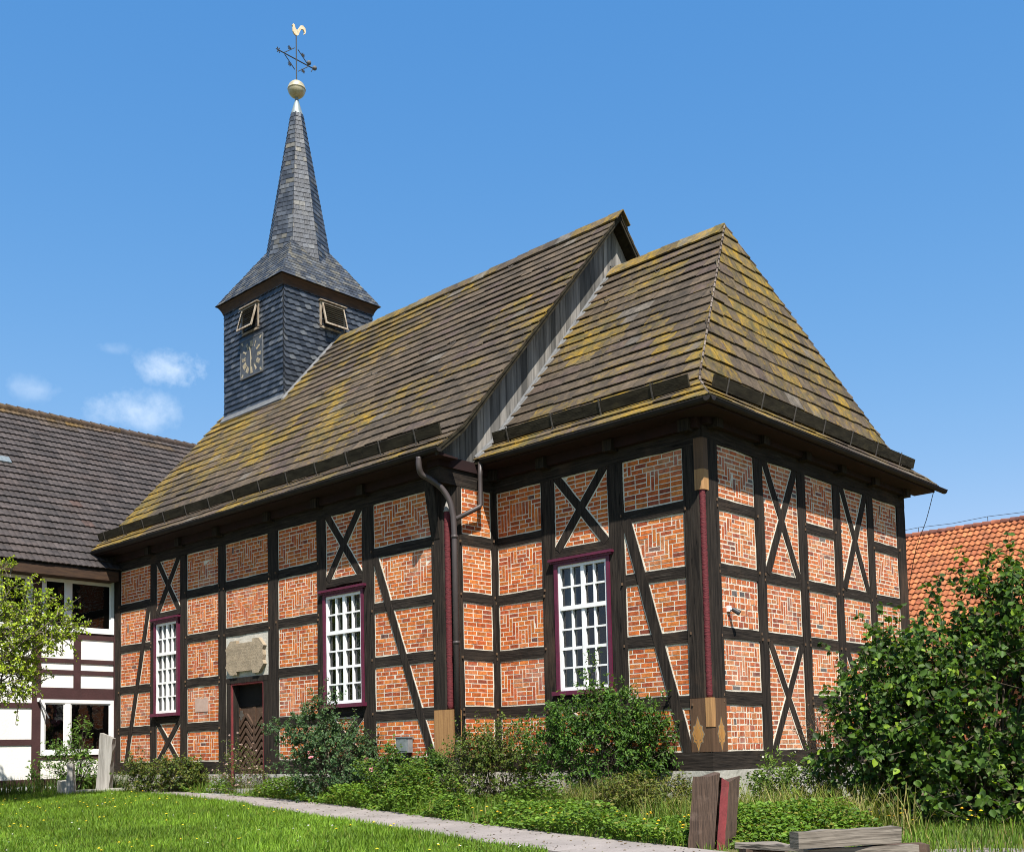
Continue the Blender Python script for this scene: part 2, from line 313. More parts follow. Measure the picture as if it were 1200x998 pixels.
# ------------------------------------------------------------------ ground
def gz(x, y):
    return -0.62 + 0.016*np.clip(-np.asarray(x, float), 0, 18) - 0.05*np.clip(-np.asarray(y, float)-2.0, 0, 14)
def g1(x, y): return float(gz(x, y))
xs = np.concatenate([[-900, -400, -150, -70, -40], np.arange(-30, 20.1, 1.0), [30, 60, 150, 400, 900]])
ys = np.concatenate([[-900, -400, -150, -60, -30], np.arange(-22, 14.1, 1.0), [25, 50, 100, 200, 400, 900]])
XX, YY = np.meshgrid(xs, ys); ZZ = gz(XX, YY)
nx, ny = len(xs), len(ys); ii = (np.arange(ny-1)[:, None]*nx + np.arange(nx-1)[None]).ravel()
g = quads('ground', np.stack([XX, YY, ZZ], -1).reshape(-1, 3), np.stack([ii, ii+1, ii+nx+1, ii+nx], 1), np.ones((len(ii), 3)), 'soil')
tag(g, kind='structure')
up_e = [(-14.9, -1.45), (-12.6, -1.75), (-10.4, -1.95), (-9.0, -2.1), (-7.4, -2.35), (-5.57, -2.73), (-3.8, -3.12), (-2.18, -3.5), (0.11, -4.0), (1.35, -4.31), (2.46, -4.57), (4.4, -5.05), (7.5, -5.9)]
lo_e = [(-14.9, -2.12), (-12.9, -2.32), (-11.18, -2.6), (-8.8, -3.1), (-7.7, -3.38), (-6.57, -3.65), (-5.0, -3.98), (-3.38, -4.32), (-0.91, -4.89), (1.13, -5.33), (2.3, -5.62), (4.3, -6.1), (7.3, -6.95)]
b = MB()
for k in range(len(up_e)-1):
    for j in range(6):
        def pt(kk, t, s, dz): 
            a = np.array(up_e[kk])*(1-s)+np.array(up_e[kk+1])*s; c = np.array(lo_e[kk])*(1-s)+np.array(lo_e[kk+1])*s
            p = a*(1-t)+c*t; return (p[0], p[1], g1(p[0], p[1])+dz)
        s0, s1 = j/6, (j+1)/6
        b.face([pt(k, 1, s0, .02), pt(k, 1, s1, .02), pt(k, 0, s1, .02), pt(k, 0, s0, .02)])
        b.face([pt(k, 1, s0, -.1), pt(k, 1, s1, -.1), pt(k, 1, s1, .02), pt(k, 1, s0, .02)])
        b.face([pt(k, 0, s0, .02), pt(k, 0, s1, .02), pt(k, 0, s1, -.1), pt(k, 0, s0, -.1)])
tag(b.build('path', 'path_stone'), kind='structure')
b = MB()
gp = [(4.75, -4.05), (5.5, -3.6), (7.5, -3.0), (9.0, -4.0), (7.0, -5.3), (5.3, -4.75), (4.9, -4.4)]
b.face([(x, y, g1(x, y)+0.012) for x, y in gp])
tag(b.build('gravel_verge', 'gravel'), kind='structure')

# ------------------------------------------------------------------ church
NS = -1.159; LX = -4.717; WX = -17.65; CY = 3.9; CN = 7.8; NN = 8.96
church = thing('church', 'timber framed brick church with mossy stone roof and slate bell tower', 'church', (0, 0, 0))
class Wall:
    """a wall frame: u along the wall, z up, d outward"""
    def __init__(s, f): s.f = f
    def __call__(s, u, z, d): return s.f(u, z, d)
w_nave = Wall(lambda u, z, d: (u, NS-d, z))
w_chan = Wall(lambda u, z, d: (u, -d, z))
w_east = Wall(lambda u, z, d: (d, u, z))
w_ret = Wall(lambda u, z, d: (LX+d, u, z))
rng = random.Random(3)
def beam(mb, w, a, b_, width, d0=-0.12, d1=0.02, seg=None, jit=0.010, m=0):
    """timber from a=(u,z) to b_, slightly wavy edges"""
    a = Vector(a); b_ = Vector(b_); d = (b_-a); Ln = d.length; d.normalize(); n = Vector((-d.y, d.x))
    k = seg or max(2, int(Ln/0.26)); rows = []
    for i in range(k+1):
        p = a + d*(Ln*i/k); e0 = width/2 + rng.uniform(-jit, jit); e1 = width/2 + rng.uniform(-jit, jit); dd = d1+rng.uniform(-.003, .003)
        rows.append((p-n*e0, p+n*e1, dd))
    for i in range(k):
        (p0, q0, f0), (p1, q1, f1) = rows[i], rows[i+1]
        mb.hexa([w(p0.x, p0.y, d0), w(p1.x, p1.y, d0), w(q1.x, q1.y, d0), w(q0.x, q0.y, d0),
                 w(p0.x, p0.y, f0), w(p1.x, p1.y, f1), w(q1.x, q1.y, f1), w(q0.x, q0.y, f0)], m=m, bottom=False)
def wbox(mb, w, u0, u1, z0, z1, d0, d1, c=(1, 1, 1), m=0):
    mb.hexa([w(u0, z0, d0), w(u1, z0, d0), w(u1, z1, d0), w(u0, z1, d0), w(u0, z0, d1), w(u1, z0, d1), w(u1, z1, d1), w(u0, z1, d1)], c, m)
def peg(mb, w, u, z, m=1):
    wbox(mb, w, u-.010, u+.010, z-.022, z+.022, 0.0, 0.045+rng.uniform(-.01, .012), m=m)
BR = [((0.47, 0.115, 0.022), 11), ((0.41, 0.088, 0.021), 9), ((0.50, 0.150, 0.032), 7), ((0.35, 0.070, 0.022), 3.5), ((0.24, 0.055, 0.026), .9), ((0.13, 0.055, 0.042), .2), ((0.50, 0.18, 0.06), .8)]
BRe = [((0.47, 0.130, 0.040), 9), ((0.40, 0.10, 0.035), 8), ((0.50, 0.19, 0.075), 6), ((0.30, 0.075, 0.04), 2.5), ((0.18, 0.07, 0.05), 1.0), ((0.10, 0.085, 0.08), .5), ((0.50, 0.23, 0.12), 1.2)]
def bcol(pal):
    c = rng.choices([p[0] for p in pal], [p[1] for p in pal])[0]; k = rng.uniform(0.82, 1.18)
    return tuple(x*k for x in c)
def layout(nc, nr, kind):
    G = [[-1]*nc for _ in range(nr)]; out = []
    def put(i, j, w_, h_):
        if i < 0 or j < 0 or i+w_ > nc or j+h_ > nr: return False
        if any(G[jj][ii] != -1 for jj in range(j, j+h_) for ii in range(i, i+w_)): return False
        for jj in range(j, j+h_):
            for ii in range(i, i+w_): G[jj][ii] = 1
        out.append((i, j, w_, h_)); return True
    c = nc//2; HB = {'up': (1, 0), 'down': (-1, 0), 'nest': (1, 1), 'spread': (-1, 1)}
    if kind in HB:      # stepped herringbone chevrons, mirrored about the middle of the panel
        sg, dia = HB[kind]; ph = rng.randrange(8); lo, hi = (2, nr-1) if sg > 0 else (1, nr-2)
        for i in range(nc):
            a = abs(i-c)
            if a > c-1: continue
            for j in range(lo, hi):
                b2 = j if not dia else abs(j-nr//2)+1
                st = (b2+sg*a+ph) % 8
                if dia and j < nr//2: st = (2-st) % 8
                if st == 0: put(i, j, 1, min(3, hi-j))
    elif kind == 'stack':
        for m in range(-2, 3): put(c+m, nr//2-1, 1, 3)
        for m in (3, 4):
            for s in (-1, 1): put(c+s*m, nr//2-1-(m-2), 1, 4)
        for m in (5, 6):
            for s in (-1, 1): put(c+s*m, nr//2-4, 1, 4)
    for j in range(nr):
        i = 0; off = (j % 2)*2 + rng.choice((0, 0, 1)); first = True
        while i < nc:
            if G[j][i] != -1: i += 1; first = True; continue
            e = i
            while e < nc and G[j][e] == -1: e += 1
            n = e-i
            want = 3 if kind != 'rubble' else rng.choice((1, 1, 2, 2))
            if first and kind != 'rubble' and n > 3: want = (3, 2, 1)[off % 3]
            first = False
            if n-want == 1 and kind != 'rubble' and n <= 4: want = n if n <= 3 else 2
            put(i, j, min(want, n), 1); i += min(want, n)
    return out
def panel(parent, w, u0, u1, z0, z1, kind='run', pal=BR, joint=0.019, clip=None):
    mb = MB(); e = 0.01
    wbox(mb, w, u0-e, u1+e, z0-e, z1+e, -0.10, 0.0, (1, 1, 1), 1)
    mg = 0.018; cw = 0.081; ch = 0.081 if kind != 'rubble' else 0.10
    nc = max(2, round((u1-u0-2*mg)/cw)); nr = max(2, round((z1-z0-2*mg)/ch)); cw = (u1-u0-2*mg)/nc; ch = (z1-z0-2*mg)/nr
    cx = nc//2
    for i, j, a, h in layout(nc, nr, kind):
        jt = joint/2; q = 0.0032 if kind != 'rubble' else 0.009
        x0 = u0+mg+i*cw+jt; x1 = u0+mg+(i+a)*cw-jt; y0 = z0+mg+j*ch+jt; y1 = z0+mg+(j+h)*ch-jt
        P = [(x0, y0), (x1, y0), (x1, y1), (x0, y1)]
        P = [(x+rng.uniform(-q, q), y+rng.uniform(-q, q)) for x, y in P]; f = rng.uniform(0.001, 0.005)
        mb.hexa([w(x, y, -0.02) for x, y in P] + [w(x, y, f+rng.uniform(-.0015, .0015)) for x, y in P], bcol(pal), 0, bottom=False)
    return mb.build('brick_panel', ['brick', 'mortar'], parent)
def brace(parent, w, a, b_, width=0.15, d=0.021):
    mb = MB(); beam(mb, w, a, b_, width, -0.05, d, jit=0.005); beam(mb, w, a, b_, width+0.05, -0.05, 0.009, jit=0.007, m=1)
    return mb.build('diagonal_brace', ['timber_upright', 'mortar'], parent)
def post(parent, w, u0, u1, z0, z1, name='timber_post', d1=0.024):
    mb = MB(); beam(mb, w, ((u0+u1)/2, z0), ((u0+u1)/2, z1), u1-u0, -0.12, d1); return mb.build(name, 'timber_upright', parent)
def rail(parent, w, u0, u1, z0, z1, pegs=True):
    mb = MB(); beam(mb, w, (u0-.01, (z0+z1)/2), (u1+.01, (z0+z1)/2), z1-z0, -0.12, 0.017, jit=0.009)
    if pegs:
        for u in (u0-.05, u1+.05):
            for dz in (-.05, .05):
                if rng.random() < .55: peg(mb, w, u+rng.uniform(-.012, .012), (z0+z1)/2+dz)
    return mb.build('timber_rail', ['timber_lying', 'peg'], parent)
RS = [(4.24, 4.44), (3.155, 3.35), (2.08, 2.28), (1.015, 1.22)]; TOP = 5.325; BOT = 0.30
RE = [(4.295, 4.49), (3.207, 3.398), (2.152, 2.341), (1.064, 1.282)]; TOPE = 5.39
def levels(rails, top, bot):
    e = [top]+[x for r in rails for x in (r[1], r[0])]+[bot]
    return [(e[2*i+1], e[2*i]) for i in range(len(rails)+1)]
def bay(parent, w, u0, u1, kinds, rails=RS, top=TOP, bot=BOT, pal=BR, joint=0.019, pegs=True):
    for (z0, z1), k in zip(levels(rails, top, bot), kinds):
        if k: panel(parent, w, u0, u1, z0, z1, k, pal, joint)
    for r_ in rails: rail(parent, w, u0, u1, r_[0], r_[1], pegs)
def xbay(parent, w, u0, u1, z0, z1, pal=BR, width=0.16, joint=0.019, cross=None):
    panel(parent, w, u0, u1, z0, z1, 'run', pal, joint)
    c0, c1 = cross or (z0, z1)
    brace(parent, w, (u0+.06, c1+.02), (u1-.06, c0-.02), width, 0.019)
    brace(parent, w, (u0+.06, c0-.02), (u1-.06, c1+.02), width, 0.0245)

def church_window(w, u0, u1, z0, z1, shade):
    """u0..u1, z0..z1: outside of the plum frame without its cap and sill"""
    b = MB(); t = 0.075
    for a in ((u0, u0+t, z0, z1), (u1-t, u1, z0, z1), (u0+t, u1-t, z1-.05, z1)): wbox(b, w, *a, -0.10, 0.05)
    wbox(b, w, u0-.07, u1+.07, z1, z1+.035, -0.05, 0.075); wbox(b, w, u0-.09, u1+.09, z1+.035, z1+.08, -0.05, 0.11)
    f = b.build('window', 'plum_paint', church)
    b = MB(); wbox(b, w, u0-.06, u1+.06, z0-.075, z0, -0.05, 0.12); b.build('sill', 'plum_paint', f)
    a0, a1, c0, c1 = u0+t, u1-t, z0, z1-.05
    b = MB(); k = 0.05
    H = c1-c0; tr = c0+H*0.655
    def bar(p, q, r_, s, d0=-0.055, d1=0.012): wbox(b, w, p, q, r_, s, d0, d1)
    bar(a0, a0+k, c0, c1, -.07, .02); bar(a1-k, a1, c0, c1, -.07, .02); bar(a0+k, a1-k, c1-k, c1, -.07, .02); bar(a0+k, a1-k, c0, c0+.07, -.07, .022)
    bar(a0+k, a1-k, tr-.035, tr+.04, -.06, .035)
    xs_ = [a0+k+(a1-a0-2*k)*i/4 for i in range(5)]
    for (p, q) in ((c0+.07, tr-.035), (tr+.04, c1-k)):
        rows = 4 if p < tr-.1 else 2
        for i in (1, 2, 3): hw = 0.036 if i == 2 else 0.017; bar(xs_[i]-hw, xs_[i]+hw, p, q, -.05, .008 if i != 2 else .014)
        for j in range(1, rows):
            z = p+(q-p)*j/rows; hh = .026 if (rows == 4 and j == 2) else .016
            for i in range(4):
                l = xs_[i]+(0.001 if i == 0 else (.037 if i == 2 else .018)); r_ = xs_[i+1]-(0.001 if i == 3 else (.037 if i == 1 else .018))
                bar(l, r_, z-hh, z+hh, -.045, .004)
    b.build('sash', 'white_paint', f)
    b = MB(); b.face([w(a0+.01, c0+.01, -.042), w(a1-.01, c0+.01, -.042), w(a1-.01, c1-.01, -.042), w(a0+.01, c1-.01, -.042)]); b.build('pane', 'glass', f)
    b = MB()
    m = 0.02
    for q in ([(a0-m, c0-m), (a0-m, c1+m)], [(a1+m, c0-m), (a1+m, c1+m)]):
        b.face([w(q[0][0], q[0][1], -.1), w(q[1][0], q[1][1], -.1), w(q[1][0], q[1][1], -.55), w(q[0][0], q[0][1], -.55)], m=0)
    for z in (c0-m, c1+m): b.face([w(a0-m, z, -.1), w(a1+m, z, -.1), w(a1+m, z, -.55), w(a0-m, z, -.55)], m=0)
    b.face([w(a0-m, c0-m, -.55), w(a1+m, c0-m, -.55), w(a1+m, c1+m, -.55), w(a0-m, c1+m, -.55)], m=1)
    if shade:
        for (s0, s1) in shade:
            x0 = a0+(a1-a0)*s0; x1 = a0+(a1-a0)*s1; n = 10
            for i in range(n):
                p, q = x0+(x1-x0)*i/n, x0+(x1-x0)*(i+1)/n
                b.face([w(p, c0, -.2-.03*(i % 2)), w(q, c0, -.2-.03*((i+1) % 2)), w(q, c1, -.2-.03*((i+1) % 2)), w(p, c1, -.2-.03*(i % 2))], m=2)
    b.build('window_niche', ['white_reveal', 'room_wood', 'curtain'], f)
    return f

# ---- nave south wall
def wallcore(name, w, boxes, mats='mortar'):
    mb = MB()
    for q in boxes: wbox(mb, w, *q)
    return mb.build(name, mats, church)
ns = wallcore('nave_wall', w_nave, [(WX+.02, -15.6, 0, 5.6, -.3, -.08), (-15.6, -14.2, 0, 1.3, -.3, -.08), (-15.6, -14.2, 3.95, 5.6, -.3, -.08), (-14.2, -12.2, 0, 5.6, -.3, -.08), (-12.2, -10.65, 2.12, 5.6, -.3, -.08),
      (-10.65, -8.6, 0, 5.6, -.3, -.08), (-8.6, -7.2, 0, 1.2, -.3, -.08), (-8.6, -7.2, 3.9, 5.6, -.3, -.08), (-7.2, -5.0, 0, 5.6, -.3, -.08)])
PN = [(-17.65, -17.375), (-15.79, -15.5), (-14.33, -14.023), (-12.614, -12.318), (-10.587, -10.217), (-8.798, -8.5), (-7.3, -6.951)]
for p in PN: post(ns, w_nave, p[0], p[1], 0.29, TOP+.02)
bay(ns, w_nave, -17.375, -15.79, ['down', 'spread', 'run', 'run', 'run'])
brace(ns, w_nave, (-15.86, 4.3), (-17.05, 0.28), 0.17, .027)
xbay(ns, w_nave, -15.5, -14.33, 4.03, TOP)
rail(ns, w_nave, -15.5, -14.33, 3.90, 4.03, False); rail(ns, w_nave, -15.5, -14.33, 1.25, 1.42, False)
xbay(ns, w_nave, -15.5, -14.33, BOT, 1.25, width=.14)
bay(ns, w_nave, -14.023, -12.614, ['up', 'nest', 'spread', 'up', 'nest'])
bay(ns, w_nave, -12.318, -10.587, ['up', 'down', None], rails=RS[:2], bot=3.0)
bay(ns, w_nave, -10.217, -8.798, ['down', 'up', 'nest', 'spread', 'up'])
xbay(ns, w_nave, -8.5, -7.3, 4.0, TOP)
rail(ns, w_nave, -8.5, -7.3, 3.85, 4.0, False); rail(ns, w_nave, -8.5, -7.3, 1.14, 1.33, False)
xbay(ns, w_nave, -8.5, -7.3, BOT, 1.14, width=.14)
bay(ns, w_nave, -6.951, -5.238, ['up', 'nest', 'run', 'run', 'run'])
brace(ns, w_nave, (-6.9, 4.26), (-5.3, 0.28), 0.17, .027)
def sills(parent, w, segs, z0=0.0, z1=0.3):
    for a, c in segs:
        mb = MB(); beam(mb, w, (a, (z0+z1)/2), (c, (z0+z1)/2), z1-z0-.01, -.2, .035, jit=.008); mb.build('sill_beam', 'timber_lying', parent)
sills(ns, w_nave, [(-17.66, -12.25), (-10.62, LX+.0)])
church_window(w_nave, -15.58, -14.40, 1.50, 3.80, [(0, 0.3), (.55, 1.0)])
church_window(w_nave, -8.58, -7.26, 1.41, 3.70, [(0, .2), (.6, .75)])
# corner post of the nave with its red roll and renewed oak foot
b = MB(); wbox(b, w_nave, -5.238, -4.93, 1.17, TOP+.05, -.3, .03); wbox(b, w_ret, NS+.17, NS+.255, 1.17, TOP+.05, -.3, .012)
b.hexa([(-4.93, NS-.03, 1.17), (LX+.02, NS+.17, 1.17), (LX-.2, NS+.3, 1.17), (-5.1, NS+.2, 1.17), (-4.93, NS-.03, TOP+.05), (LX+.02, NS+.17, TOP+.05), (LX-.2, NS+.3, TOP+.05), (-5.1, NS+.2, TOP+.05)])
# console flaring out under the eaves
b.hexa([w_nave(-5.22, 4.35, .03), w_nave(-5.0, 4.35, .03), w_nave(-4.96, 5.4, .03), w_nave(-5.22, 5.4, .03), w_nave(-5.22, 4.36, .04), w_nave(-5.0, 4.36, .04), w_nave(-4.96, 5.4, .22), w_nave(-5.22, 5.4, .22)])
b.build('corner_post', 'timber_upright', ns)
b = MB()
zz = np.linspace(1.18, 4.85, 74); b.tube([(-4.86, NS+.035, z) for z in zz], [.062+.005*math.sin(z*70) for z in zz], 12); b.build('red_corner_roll', 'red_roll', ns, True)
b = MB(); b.lathe(-4.86, NS+.035, [(.001, 5.10), (.04, 4.95), (.068, 4.86), (.068, 4.84), (.001, 4.83)], 12); b.build('roll_cap', 'grey_wood', ns, True)
b = MB(); b.hexa([(-5.238, NS+.2, .3), (LX, NS+.2, .3), (LX+.01, NS-.034, .3), (-5.238, NS-.034, .3), (-5.238, NS+.2, 1.165), (LX, NS+.2, 1.165), (LX+.01, NS-.034, 1.165), (-5.238, NS-.034, 1.165)])
b.build('renewed_post_foot', 'new_oak', ns)
# ---- nave east return
er = wallcore('nave_return_wall', w_ret, [(NS+.3, 0.3, 0, 5.6, -.3, -.08)])
bay(er, w_ret, -0.904, -0.118, ['run']*5)
post(er, w_ret, -.118, .02, .29, TOP); sills(er, w_ret, [(NS-.03, 0.0)])
post(er, w_ret, -.99, -.904, .29, TOP, d1=.014)
# ---- chancel south wall
cs = wallcore('chancel_side_wall', w_chan, [(LX, -3.3, 0, 5.6, -.3, -.08), (-3.3, -1.75, 0, 1.2, -.3, -.08), (-3.3, -1.75, 3.9, 5.6, -.3, -.08), (-1.75, -.1, 0, 5.6, -.3, -.08)])
post(cs, w_chan, LX+.015, LX+.07, .29, TOP)
for p in [(-3.502, -3.19), (-1.94, -1.614)]: post(cs, w_chan, p[0], p[1], .29, TOP+.02)
bay(cs, w_chan, -4.647, -3.502, ['stack', 'nest', 'down', 'down', 'up'])
xbay(cs, w_chan, -3.19, -1.94, 4.02, TOP); rail(cs, w_chan, -3.19, -1.94, 3.86, 4.02, False); rail(cs, w_chan, -3.19, -1.94, 1.15, 1.34, False)
xbay(cs, w_chan, -3.19, -1.94, BOT, 1.15, width=.14)
bay(cs, w_chan, -1.614, -.363, ['nest', 'up', 'run', 'run', 'run'])
brace(cs, w_chan, (-1.56, 4.30), (-.43, .28), 0.19, .027)
sills(cs, w_chan, [(LX+.02, -.1)])
church_window(w_chan, -3.21, -1.93, 1.43, 3.755, [(0, .22)])
# ---- chancel east wall
ce = wallcore('chancel_gable_wall', w_east, [(.1, CN-.02, 0, 5.6, -.3, -.08)])
for p in [(1.598, 1.88), (3.12, 3.41), (4.515, 4.8), (5.98, 6.252), (7.396, 7.8)]: post(ce, w_east, p[0], p[1], .29, TOPE+.02)
kw = dict(rails=RE, top=TOPE, pal=BRe, joint=.022)
bay(ce, w_east, .421, 1.598, ['down', 'up', 'rubble', 'up', 'rubble'], **kw)
bay(ce, w_east, 3.41, 4.515, ['nest', 'nest', 'down', 'up', 'down'], **kw)
bay(ce, w_east, 6.252, 7.396, ['up', 'up', 'nest', 'run', 'run'], **kw)
for a, c in ((1.88, 3.12), (4.8, 5.98)):
    for k in (1, 2): rail(ce, w_east, a, c, *RE[k])
    xbay(ce, w_east, a, c, RE[1][1], TOPE, BRe, .17, .022); panel(ce, w_east, a, c, RE[2][1], RE[1][0], 'down', BRe, .022); xbay(ce, w_east, a, c, BOT, RE[2][0], BRe, .15, .022)
sills(ce, w_east, [(-.03, CN+.03)])
# ---- chancel corner post
b = MB(); z0, z1 = 1.17, TOPE+.05; ch = .09
ring = [(-.363, .3), (-.363, -.03), (-ch, -.03), (.03, ch), (.03, .421), (-.3, .421)]
def prism(mb, ring, z0, z1, m=0):
    n = len(ring)
    for i in range(n):
        a, c = ring[i], ring[(i+1) % n]; mb.face([(a[0], a[1], z0), (c[0], c[1], z0), (c[0], c[1], z1), (a[0], a[1], z1)], m=m)
    mb.face([(p[0], p[1], z1) for p in ring], m=m); mb.face([(p[0], p[1], z0) for p in ring[::-1]], m=m)
prism(b, ring, z0, z1); b.build('corner_post', 'timber_upright', ce)
b = MB(); zz = np.linspace(1.17, 4.56, 70); b.tube([(-.03, .03, z) for z in zz], [.052+.004*math.sin(z*75) for z in zz], 12); b.build('red_corner_roll', 'red_roll', ce, True)
b = MB(); prism(b, [(-.13, .0), (-.13, -.036), (.0, -.036), (.036, .0), (.036, .13), (.0, .13)], 4.56, 4.90, 0); prism(b, [(-.13, .0), (-.13, -.034), (.0, -.034), (.034, .0), (.034, .13), (.0, .13)], 4.90, 5.42, 1); b.build('renewed_post_top', ['new_oak', 'brown_oak'], ce)
b = MB(); prism(b, [(-.363, .3), (-.363, -.036), (.036, -.036), (.036, .421), (-.3, .421)], .3, 1.165); foot = b.build('renewed_post_foot', 'brown_oak', ce)
b = MB(); prism(b, [(-.065, .0), (-.065, -.046), (.046, -.046), (.046, .075), (.0, .075)], .70, 1.17); b.build('pale_corner_patch', 'new_oak', ce)
b = MB()
def diamond(w, uc, zc, hu, hz, d):
    pts = [(0, hz), (.38*hu, .5*hz), (.75*hu, .45*hz), (.7*hu, .25*hz), (hu, 0), (.7*hu, -.25*hz), (.75*hu, -.45*hz), (.38*hu, -.5*hz), (0, -hz)]
    pts += [(-x, z) for x, z in pts[-2:0:-1]]
    b.face([w(uc+x*1.16, zc+z*1.1, d) for x, z in pts], m=1); b.face([w(uc+x, zc+z, d+.004) for x, z in pts], m=0)
    b.face([w(uc+x*.72, zc+z*.74, d+.006) for x, z in pts], m=1); b.face([w(uc+x*.66, zc+z*.68, d+.008) for x, z in pts], m=0)
for q in ((w_chan, -.225, .585, .11, .27, .038), (w_east, .24, .585, .105, .27, .038)): b = MB(); diamond(*q); b.build('inlaid_diamond', ['inlay', 'engraving'], ce)
# ---- top plates, beam ends, eaves boards
def eaves(w, u0, u1, top, posts, hang, parent):
    b = MB(); beam(b, w, (u0, top+.12), (u1, top+.12), .25, -.25, .03); b.build('top_plate', 'timber_lying', parent)
    b = MB(); wbox(b, w, u0, u1, top+.245, top+.44, -.25, .14); b.build('eaves_board', 'timber_red', parent)
    for p in posts:
        b = MB(); wbox(b, w, p-.1, p+.1, top+.2, top+.40, -.2, .22); b.build('beam_end', 'timber_upright', parent)
eaves(w_nave, WX-.02, LX, TOP, [(a+c)/2 for a, c in PN]+[-5.0], .5, ns)
eaves(w_chan, LX+.03, 0, TOP, [-4.6, -3.34, -1.78, -.2], .5, cs)
eaves(w_east, 0, CN, TOPE, [.25, 1.74, 3.26, 4.66, 6.1, 7.6], .5, ce)
b = MB(); wbox(b, w_ret, NS-.3, 0.2, TOP, TOP+.3, -.25, .02); wbox(b, w_ret, NS-.35, 0.3, TOP+.3, TOP+.5, -.25, .06, m=1); b.build('top_plate', ['timber_lying', 'timber_red'], er)
# ---- the walls one does not see
b = MB(); b.box(-.3, -.02, CN-.28, CN, 0, 5.6); b.box(LX, -.02, CN-.3, CN-.02, 0, 5.6); b.box(WX, LX, NN-.3, NN, 0, 5.6); b.box(WX, WX+.28, NS+.02, NN-.02, 0, 5.6); b.box(LX-.3, LX-.02, CN, NN-.02, 0, 5.6)
b.build('rear_wall', 'mortar', church)
# ---- plinth
b = MB()
def pl(x0, x1, y0, y1): b.box(x0, x1, y0, y1, -1.3, -.002)
pl(WX-.08, -12.2, NS-.07, NS+.4); pl(-10.65, LX+.06, NS-.07, NS+.4); pl(-12.2, -10.65, NS+.06, NS+.4); pl(LX-.3, LX+.06, NS+.4, .4); pl(LX+.06, .07, -.07, .4); pl(-.4, .07, .4, CN+.07); pl(WX-.08, WX+.3, NS+.4, NN+.07); pl(WX+.3, LX, NN-.3, NN+.07); pl(LX, -.4, CN-.3, CN+.07)
b.build('stone_plinth', 'plinth_stone', church)
b = MB(); b.box(-12.2, -10.65, NS-.6, NS-.0, -1.2, -.30); b.box(-12.0, -10.85, NS-.95, NS-.6, -1.2, -.40); b.build('door_step', 'plinth_stone', church)
# ---- door
b = MB(); w = w_nave
wbox(b, w, -12.26, -12.10, -.28, 2.06, -.25, .03); wbox(b, w, -10.78, -10.60, -.28, 2.06, -.25, .03); wbox(b, w, -12.26, -10.60, 2.06, 2.18, -.25, .034)
wbox(b, w, -12.10, -12.06, -.28, 2.06, -.2, .02, m=1); wbox(b, w, -10.82, -10.78, -.28, 2.06, -.2, .02, m=1); wbox(b, w, -12.06, -10.82, 2.02, 2.06, -.2, .02, m=1)
wbox(b, w, -12.318, -12.265, .3, 2.1, -.15, .0, m=2); wbox(b, w, -10.598, -10.587, .3, 2.1, -.15, .0, m=2)
dr = b.build('door', ['timber_upright', 'red_stripe', 'mortar'], church)
b = MB(); wbox(b, w, -12.06, -10.82, 1.52, 2.02, -.26, -.20); b.build('dark_overpanel', 'near_black', dr)
for (l0, l1) in ((-12.05, -11.46), (-11.44, -10.83)):
    b = MB(); wbox(b, w, l0, l1, -.28, 1.51, -.24, -.20)
    mid = (l0+l1)/2; n = 12
    for s in (-1, 1):
        for k in range(-4, n):
            z = -.28 + k*.17
            e0 = mid; e1 = l1-.03 if s > 0 else l0+.03; dz = abs(e1-e0)*1.0
            a = (e0, z+dz if s > 0 else z+dz); c = (e1, z)
            if max(a[1], c[1]) > 1.49 or min(a[1], c[1]) < -.28: continue
            beam(b, w, a, c, .075, -.215, -.150+rng.uniform(-.003, .003), seg=1, jit=.001)
    wbox(b, w, l0, l0+.035, -.28, 1.51, -.24, -.165); wbox(b, w, l1-.035, l1, -.28, 1.51, -.24, -.165)
    lf = b.build('door_leaf', 'door_brown', dr)
    if l0 < -12:
        h = MB(); wbox(h, w, -12.03, -11.86, 1.30, 1.36, -.17, -.155); wbox(h, w, -12.03, -11.86, .1, .16, -.17, -.155); wbox(h, w, -11.98, -11.9, 1.22, 1.44, -.17, -.15); h.build('hinge', 'strap_iron', dr)
b = MB(); wbox(b, w, -12.06, -12.055, -.28, 2.02, -.36, -.02); wbox(b, w, -10.825, -10.82, -.28, 2.02, -.36, -.02); wbox(b, w, -12.06, -10.82, -.32, -.28, -.36, -.0); b.build('door_reveal', 'timber_upright', dr)
# ---- tablet over the door
b = MB(); wbox(b, w, -12.318, -10.587, 2.18, 3.15, -.1, .0); tb = b.build('memorial_tablet', 'pale_stone', church)
b = MB()
u0, u1, z0, z1 = -12.22, -10.68, 2.24, 3.02; uc, zc = (u0+u1)/2, (z0+z1)/2; hu, hz = (u1-u0)/2, (z1-z0)/2
half = [(-.42*hu, hz*.82), (-.42*hu, hz), (-.74*hu, hz), (-hu, hz*.52), (-.93*hu, hz*.3), (-.97*hu, 0), (-.93*hu, -hz*.3), (-hu, -hz*.52), (-.74*hu, -hz), (-.42*hu, -hz), (-.42*hu, -hz*.82)]
ring = half + [(-x, z) for x, z in half[::-1]]
n = len(ring)
b.face([w(uc+x, zc+z, .085) for x, z in ring])
for i in range(n):
    a, c = ring[i], ring[(i+1) % n]; b.face([w(uc+a[0], zc+a[1], -.01), w(uc+c[0], zc+c[1], -.01), w(uc+c[0], zc+c[1], .085), w(uc+a[0], zc+a[1], .085)])
